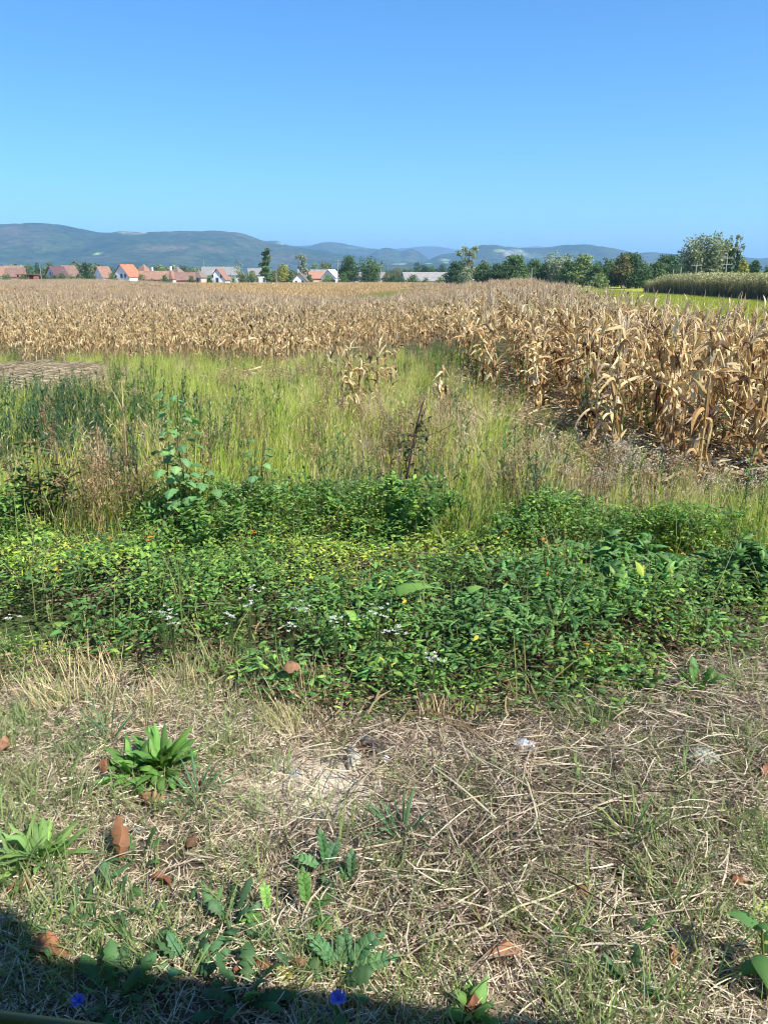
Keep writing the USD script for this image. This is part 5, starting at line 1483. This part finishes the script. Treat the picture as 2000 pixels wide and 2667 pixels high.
def leafy_shrub(name, px, base_y, top_y, width, label, seed, cols, nleaf, L=(.04, .08), W=(.02, .035), stems=9, stemcol=(.12, .08, .05), category='shrub', lean=0.0, nparts=40):
    """Branched weed shrub: stems are parts, the nearer large leaves too, the rest of the leaves one part."""
    r = np.random.default_rng(seed)
    g = ground_at(px, base_y)
    z0 = float(zt(g[0], g[1]))
    d = ray(px, top_y)
    H = EYE + d[2] * g[1] / d[1] - z0
    R = width / 2000 * g[1] * 1.03 / 2
    t = thing(name, (g[0], g[1], z0), 0, label, category)
    tips = []
    for q in range(stems):
        a = r.uniform(0, 6.28); rr = R * math.sqrt(r.random())
        h = H * r.uniform(.6, 1.0) * (1 - .3 * (rr / R) ** 2)
        e = np.array([rr * math.cos(a) + lean * h, rr * math.sin(a) * .8, h])
        pts = [np.array([e[0] * .15, e[1] * .15, 0]), e * [.45, .45, .4] + r.normal(0, .015, 3), e * [.8, .8, .75] + r.normal(0, .015, 3), e]
        put(t, 'stem', tube(pts, [.006, .005, .0035, .002], 4, jit(r, stemcol, 1)[0]), DRY)
        tips.append(np.array(pts))
    tips = np.array(tips)
    def leaves(n):
        s = r.integers(0, stems, n); u = r.uniform(.12, 1, n) * 3
        i = np.minimum(u.astype(int), 2); f = (u - i)[:, None]
        b = tips[s, i] * (1 - f) + tips[s, i + 1] * f + r.normal(0, .025, (n, 3))
        c = mix_cols(r, cols, n, .25, .1)
        t0 = r.uniform(.5, 1.5, n)
        return b, r.uniform(0, 6.28, n), t0, t0 + r.uniform(.2, 1.0, n), r.uniform(*L, n), r.uniform(*W, n), c, r.normal(0, .4, n)
    b, az, t0, t1, l, w, c, tw = leaves(nleaf)
    put(t, 'foliage', ribbons(b, az, t0, t1, l, w, 4, OVATE, c, c * 1.08, tw0=tw, fold=.35), LEAF, kind='stuff')
    b, az, t0, t1, l, w, c, tw = leaves(nparts)
    for q in range(nparts):
        put(t, 'leaf', ribbons(b[q:q + 1], az[q], t0[q], t1[q], l[q] * 1.25, w[q] * 1.25, 4, OVATE, c[q], c[q] * 1.08, tw0=tw[q], fold=.35), LEAF)
    return t


leafy_shrub('leafy_shrub', 520, 1460, 1235, 330, 'dark green leafy bush at the foot of the tallest mallow', 1801, C_MID, 900)
leafy_shrub('leafy_shrub', 1020, 1440, 1215, 340, 'dark green viny bush in the middle around the leaning vine stem', 1802, C_MID, 900)
leafy_shrub('leafy_shrub', 1150, 1400, 1210, 130, 'leafy bush with hanging bright leaves right of the leaning vine stem', 1803, C_DARK, 320)
leafy_shrub('dark_stemmed_shrub', 120, 1420, 1130, 190, 'dark stemmed shrub with sparse leaves on the left of the verge', 1804, [(.06, .11, .03), (.09, .14, .035), (.15, .11, .05)], 800, stems=20, stemcol=(.10, .06, .045))
leafy_shrub('dark_stemmed_shrub', 30, 1440, 1210, 150, 'leafy green shrub at the left edge beside the dark stemmed shrub', 1805, C_MID, 420)
leafy_shrub('grey_green_shrub', 1430, 1450, 1310, 240, 'fine leaved grey green bush at the back of the creeper on the right', 1806, [(.06, .10, .04), (.08, .12, .05)], 900, L=(.02, .045), W=(.008, .014))
leafy_shrub('leafy_shrub', 1690, 1560, 1400, 420, 'broad mound of dark green jagged leaves on the right of the creeper', 1807, C_DARK, 1000, L=(.06, .11), W=(.03, .05))
leafy_shrub('leafy_shrub', 1640, 1600, 1450, 150, 'lighter green leafed plant in the middle of the dark green mound', 1808, C_LIME, 160, L=(.06, .11), W=(.03, .05))
leafy_shrub('leafy_shrub', 1900, 1560, 1390, 260, 'dark leafy mound at the right edge of the creeper', 1809, C_DARK, 700, L=(.05, .09), W=(.025, .04))

# leaning dead stem wound with a vine
a, b = ground_at(1000, 1400), None
z0 = float(zt(a[0], a[1]))
d = ray(1112, 1045)
top = np.array([d[0] / d[1] * (a[1] + .1) - a[0], .1, EYE + d[2] * (a[1] + .1) / d[1] - z0])
t = thing('vine_wound_stem', (a[0], a[1], z0), 0, 'leaning dark dead stem wound with a leafy vine in the middle of the weeds', 'dead stem')
r = np.random.default_rng(1901)
pts = [top * u + np.array([.03 * math.sin(5 * u), .02 * math.cos(4 * u), -.03 * math.sin(math.pi * u)]) for u in np.linspace(0, 1, 9)]
put(t, 'stem', tube(pts, np.linspace(.014, .006, 9), 6, (.06, .035, .03)), DRY, True)
vine = [p + .028 * np.array([math.cos(9 * u * 3), math.sin(9 * u * 3), 0]) * (1.1 - u) for p, u in zip([top * u for u in np.linspace(0, .95, 26)], np.linspace(0, .95, 26))]
put(t, 'vine', tube(vine, .004, 4, (.08, .06, .04)), DRY)
for q in range(7):
    u = r.uniform(.3, .95)
    p0 = top * u
    dr = np.array([r.uniform(-.3, .6), r.uniform(-.2, .2), r.uniform(.05, .4)]) * (.55)
    put(t, 'twig', tube([p0, p0 + dr * .5 + r.normal(0, .02, 3), p0 + dr], [.003, .0025, .0012], 4, (.16, .10, .07)), DRY)
for q in range(260):
    u = r.uniform(.02, .9) ** 1.2
    p0 = top * u + r.normal(0, 1, 3) * np.array([.10, .07, .035]) * (1.3 - u)
    c = mix_cols(r, [(.035, .06, .025), (.05, .08, .03), (.07, .045, .03)], 1, .2)[0]
    l = r.uniform(.04, .075) * (1.2 - .5 * u)
    put(t, 'leaf', ribbons(p0[None], r.uniform(0, 6.28), r.uniform(.9, 2.0), r.uniform(1.8, 2.9), l, l * .5, 4, OVATE, c, c * 1.1, fold=.4, tw0=r.normal(0, .5)), LEAF)

# dry umbel stalk on the left
a = ground_at(345, 1390)
z0 = float(zt(a[0], a[1]))
d = ray(352, 1075)
H = EYE + d[2] * a[1] / d[1] - z0
t = thing('dry_umbel_stalk', (a[0], a[1], z0), 0, 'tall dry tan stalk branching into an open head above the brown weeds', 'dead stem')
r = np.random.default_rng(1921)
put(t, 'stem', tube([(0, 0, 0), (.01, 0, H * .5), (.025, 0, H)], [.008, .007, .005], 6, (.40, .29, .15)), DRY, True)
for q in range(11):
    z = H * (1 if q < 7 else r.uniform(.55, .85))
    az = q * 2.4
    L = r.uniform(.2, .36)
    br = ribbons(np.array([[.025, 0, z]]), az, .5, 1.0 if q % 2 else .75, L, .007, 4, [1, .9, .8, .6], (.42, .31, .17))
    tip = br[0].reshape(5, 2, 3)[-1].mean(0)
    n = 22
    sd = ribbons(tip + r.normal(0, 1, (n, 3)) * [.035, .03, .012], r.uniform(0, 6.28, n), r.uniform(.6, 1.6, n), r.uniform(1, 2, n), .03, .009, 1, [1, .4], jit(r, (.40, .27, .14), n))
    put(t, 'branch', join(br, sd), DRY)
for (x, y0, y1, lab) in ((275, 1400, 1100, 'thin tan stalk left of the tall branching stalk'), (330, 1490, 1400, 'broken tan stub standing in the creeper below the branching stalk')):
    a = ground_at(x, y0); d = ray(x + 8, y1); z0 = float(zt(a[0], a[1])); H = EYE + d[2] * a[1] / d[1] - z0
    put(None, 'dry_stalk', tube([(a[0], a[1], z0), (a[0] + .01, a[1], z0 + H * .5), (a[0] + .03, a[1], z0 + H)], [.006, .005, .003], 5, (.42, .31, .17)), DRY, True, label=lab, category='dead stem')

# big pale leaf on the creeper
for (x, y, L, W, az, lab) in ((1085, 1545, .24, .12, .05, 'large light green burdock leaf arching over a dark gap in the creeper'), (1215, 1540, .11, .07, .3, 'smaller light green burdock leaf right of the large one')):
    g = ground_at(x - (55 if L > .2 else 0), y + 40, .2)
    put(None, 'burdock_leaf', moved(ribbons(np.zeros((1, 3)), az, 1.15, 1.85, L, W, 12, [.5, .95, .8, 1, .85, .95, .75, .8, .55, .5, .25, .2, .04], (.14, .27, .06), (.17, .31, .07), fold=.45, tw0=.3, tw1=-.5), (g[0], g[1], float(zt(g[0], g[1])) + .3)), LEAF, True, label=lab, category='leaf')

# brown fallen leaves
BL = [(317, 2222, .15, .06, 1.6, 'upright curled bright brown leaf left of the toothed leaves'), (140, 2480, .17, .08, -.55, 'largest fallen brown leaf, lying at the edge of the shadow at lower left'), (1330, 2470, .19, .055, .5, 'long curled brown leaf arching over the grass right of centre'),
      (1245, 2395, .10, .04, 1.8, 'narrow brown leaf standing among the fanned stalks'), (58, 2310, .10, .05, .4, 'brown leaf under the grassy rosette at the left edge'), (48, 2190, .07, .05, 1.3, 'small dull brown leaf above the yellow green rosette'),
      (395, 2080, .10, .06, .1, 'brown leaf below the large glossy rosette'), (422, 2290, .10, .045, -.4, 'tan curled leaf right of the toothed leaves'), (1872, 2125, .13, .05, 2.3, 'torn red brown leaf right of the largest grass tuft'),
      (1872, 2165, .06, .04, .8, 'small red brown scrap just below the torn leaf'), (1755, 2298, .07, .05, 1.1, 'rust red curled leaf on the right of the foreground'), (1520, 2315, .06, .045, .4, 'dark brown leaf scrap beside the oval leaved weed'),
      (1698, 1803, .07, .06, .4, 'brown leaf at the front of the creeper on the right'), (1655, 1803, .05, .04, 2.0, 'small brown leaf left of another at the front of the creeper on the right'), (762, 1738, .10, .07, .2, 'pinkish brown crumpled leaf lying on the front of the creeper'),
      (1922, 2290, .06, .04, .2, 'reddish leaf near the right edge of the foreground'), (787, 2514, .07, .04, .1, 'flat brown leaf left of the large burnet plant'), (1232, 2612, .07, .05, .3, 'brown leaf behind the oval leaved weed at the lower edge'),
      (1752, 2478, .05, .04, 1.5, 'small tan leaf above the dark sprawling weed'), (282, 2000, .08, .06, .4, 'brown leaf beside the left of the large glossy rosette'), (6, 1945, .10, .07, 1.5, 'rust brown leaf cut by the left edge'),
      (950, 1955, .08, .06, .6, 'dark red brown leaf between the pale stone and the plastic bottle'), (905, 2475, .05, .04, 1.0, 'brown curled scrap above the large burnet plant'), (640, 2520, .08, .03, .7, 'pinkish dead leaf in the sow thistle by the shadow edge'),
      (690, 2520, .06, .04, .3, 'small brown leaf right of the sow thistle by the shadow edge'), (500, 2185, .07, .04, 1.2, 'dark dead leaf in the straw left of the middle'), (1990, 2010, .08, .05, .8, 'dark brown leaf at the right edge beside a pale stone')]
for q, (x, y, L, W, az, lab) in enumerate(BL):
    r = np.random.default_rng(2000 + q)
    up = .18 if 'creeper' in lab and y < 1760 else .035
    g = ground_at(x, y, up)
    t0 = .5 if q == 0 else r.uniform(1.15, 1.45)
    c = mix_cols(r, [(.22, .10, .05), (.17, .085, .05), (.26, .14, .075), (.14, .08, .055)], 1, .15)[0]
    gleaf = ribbons(np.zeros((1, 3)), az, t0, t0 + (1.25 if q == 2 else r.uniform(.3, .9)), L, W, 8, [.12, .6, .85, 1, .8, .98, .6, .42, .05], c, c * r.uniform(.8, 1.25), tw0=r.normal(0, .5), tw1=r.normal(0, 1.3), fold=r.uniform(.6, 1.4), az1=r.normal(0, .5))
    gleaf = (gleaf[0] + (meshkit.noise(gleaf[0] * 70 + q, 3) - .5)[:, None] * np.array([.012, .012, .02]), gleaf[1], gleaf[2] * r.uniform(.75, 1.2, (len(gleaf[0]), 1)))
    off = gleaf[0].mean(0)
    put(None, 'fallen_leaf', moved(gleaf, (g[0] - off[0], g[1] - off[1], float(zt(g[0], g[1])) + up)), DRY, label=lab, category='fallen leaf')


def lump(px, py, sx, sy, sz, col, label, seed, name='stone', rz=0.0, category='stone', mat=None):
    m = trimesh.creation.icosphere(3, 1.0)
    v = np.array(m.vertices)
    d = meshkit.fbm(v * 1.6 + seed, 4, seed)
    v = v * (.72 + .55 * d)[:, None]
    v[:, 2] = np.maximum(v[:, 2], -.5)
    v = np.sign(v) * np.abs(v) ** .8 * [sx, sy, sz]
    g = ground_at(px, py)
    v = v + (meshkit.noise(v * 55 + seed, 5) - .5)[:, None] * np.array([sx, sy, sz]) * .5
    put(None, name, moved((v, np.array(m.faces), np.tile(np.asarray(col, float), (len(v), 1))), (g[0], g[1], float(zt(g[0], g[1])) + sz * .35), rz), mat or STONE, 25, label=label, category=category)


lump(922, 1985, .032, .085, .035, (.46, .43, .33), 'pale crumbling lump of plaster on the sandy spot', 3)
lump(1828, 1988, .065, .045, .05, (.33, .36, .30), 'smooth grey green pebble on the right of the foreground', 5)
lump(1832, 1955, .04, .02, .025, (.42, .42, .42), 'small flat pale pebble above the grey green pebble', 8)
lump(360, 2165, .02, .014, .012, (.42, .42, .4), 'white pebble in the straw below the large glossy rosette', 11)
lump(768, 2024, .022, .018, .018, (.34, .38, .42), 'bluish pebble left of the sandy spot', 13)
lump(1990, 1800, .035, .03, .02, (.42, .41, .38), 'pale stone at the right edge below the creeper', 17)
lump(1960, 2270, .022, .02, .015, (.28, .28, .28), 'grey stone in the bleached grass near the right edge', 19)
FOIL = usdkit.material(stage, '/World/Looks/foil', {'p': ('principled_bsdf', {'base_color': (.75, .78, .82), 'metallic': .7, 'roughness': .25})}, [], surface='p.BSDF')
r = np.random.default_rng(23)
m = trimesh.creation.icosphere(3, 1.0)
v = np.array(m.vertices) * (.6 + .8 * meshkit.fbm(np.array(m.vertices) * 3.1, 3, 9))[:, None] * [.045, .035, .025]
g = ground_at(1365, 1952)
put(None, 'crumpled_foil', ((v + [g[0], g[1], float(zt(g[0], g[1])) + .03]), np.array(m.faces)), FOIL, False, label='crumpled shiny foil wrapper among the dead stalks', category='wrapper')
# crushed clear plastic bottle
CLEAR = usdkit.material(stage, '/World/Looks/clear_plastic', {'f': ('fresnel', {'IOR': 1.5}), 'm': ('math', {'math_type': 'multiply_add', 'value2': 1.0, 'value3': 0.05, 'use_clamp': True}), 't': ('transparent_bsdf', {'color': (.93, .95, .97)}), 'g': ('glossy_bsdf', {'roughness': .08, 'color': (.9, .92, .95)}), 'x': ('mix_closure', {})},
                        [('f.fac', 'm.value1'), ('m.value', 'x.fac'), ('t.BSDF', 'x.closure1'), ('g.BSDF', 'x.closure2')], surface='x.closure')
g = ground_at(978, 1970)
t = thing('plastic_bottle', (g[0], g[1], float(zt(g[0], g[1])) + .035), -1.1, 'crushed clear plastic bottle end beside the pale plaster lump', 'bottle')
bv = tube([(-.09, 0, 0), (-.085, 0, 0), (-.04, .004, .004), (0, -.004, .002), (.03, 0, .006), (.055, 0, .004), (.075, 0, .003), (.09, 0, .003)], [.026, .030, .027, .031, .029, .022, .012, .011], 14)
vv = bv[0].copy(); vv[:, 2] *= .75; vv += (meshkit.noise(vv * 60, 4) - .5)[:, None] * .012
put(t, 'body', (vv, bv[1]), CLEAR, True)
put(t, 'cap', tube([(.088, 0, .003), (.09, 0, .003), (.104, 0, .003), (.106, 0, .003)], [.012, .0145, .0145, .012], 12, (.75, .76, .78)), PLAIN, 30)

# ---------------------------------------------------------------- the van the view is taken from
PAINT = usdkit.material(stage, '/World/Looks/van_paint', {'p': ('principled_bsdf', {'base_color': (.008, .011, .028), 'roughness': .45, 'specular_ior_level': .3})}, [], surface='p.BSDF')
SEAL = usdkit.material(stage, '/World/Looks/window_seal', {'p': ('principled_bsdf', {'base_color': (.20, .16, .035), 'roughness': .5})}, [], surface='p.BSDF')
GLASS = usdkit.material(stage, '/World/Looks/van_glass', {'f': ('fresnel', {'IOR': 1.5}), 't': ('transparent_bsdf', {'color': (.55, .6, .58)}), 'g': ('glossy_bsdf', {'roughness': .02}), 'x': ('mix_closure', {})}, [('f.fac', 'x.fac'), ('t.BSDF', 'x.closure1'), ('g.BSDF', 'x.closure2')], surface='x.closure')
VROT = math.atan2(E1[1], E1[0])
t = thing('van', (0, 0, 0), VROT, 'dark van the view is taken from, its window sill in the lower left corner', 'van')
YW = .29                                        # outer face of the near side
SILL = 1.618


def vbox(name, x0, x1, y0, y1, z0, z1, mat=PAINT, parent=None, bevel=.0):
    return put(parent or t, name, box(x0, x1, y0, y1, z0, z1)[:2], mat)


ROOFZ = 2.62
vbox('side_panel', -2.6, 2.3, YW - .035, YW, .42, SILL)
put(t, 'window_seal', tube([(-2.0, YW - .012, SILL + .009), (0, YW - .012, SILL + .009), (2.0, YW - .012, SILL + .009)], .0045, 8)[:2], SEAL, True)
vbox('side_rail', -2.6, 2.3, YW - .11, YW - .03, 2.36, ROOFZ - .08)
for x in (-2.6, -1.15, .95, 2.2):
    vbox('pillar', x, x + .1, YW - .09, YW - .03, SILL + .001, 2.359)
m = trimesh.creation.box(bounds=[[-2.6, -1.62, ROOFZ - .079], [2.3, YW + .05, ROOFZ]])
put(t, 'roof', (np.array(m.vertices), np.array(m.faces)), PAINT)
vbox('side_panel', -2.6, 2.3, -1.70, -1.63, .42, 1.5)
for x in (-2.6, -1.0, .7, 2.2):
    vbox('pillar', x, x + .1, -1.69, -1.64, 1.501, ROOFZ - .08)
for x0, x1 in ((-2.499, -1.001), (-.899, .699), (.801, 2.199)):
    vbox('window', x0, x1, -1.67, -1.66, 1.501, ROOFZ - .08, GLASS)
vbox('floor', -2.6, 2.3, -1.629, YW - .036, .42, .5)
vbox('end_panel', -2.66, -2.601, -1.7, YW, .42, ROOFZ - .02)
vbox('end_panel', 2.301, 2.36, -1.7, YW, .42, 1.6)
vbox('roof_box', -2.4, .74, -.75, YW + .09, ROOFZ + .001, ROOFZ + .24)
for x in (-1.7, 1.4):
    for y in (-1.5, .1):
        w = put(t, 'wheel', tube([(x, y - .12, .36), (x, y - .10, .36), (x, y + .10, .36), (x, y + .12, .36)], [.26, .33, .33, .26], 20, (.02, .02, .02)), PLAIN, 30)
        put(w, 'rim', tube([(x, y - .125, .36), (x, y + .125, .36)], [.19, .19], 14, (.4, .4, .42)), PLAIN, 30)
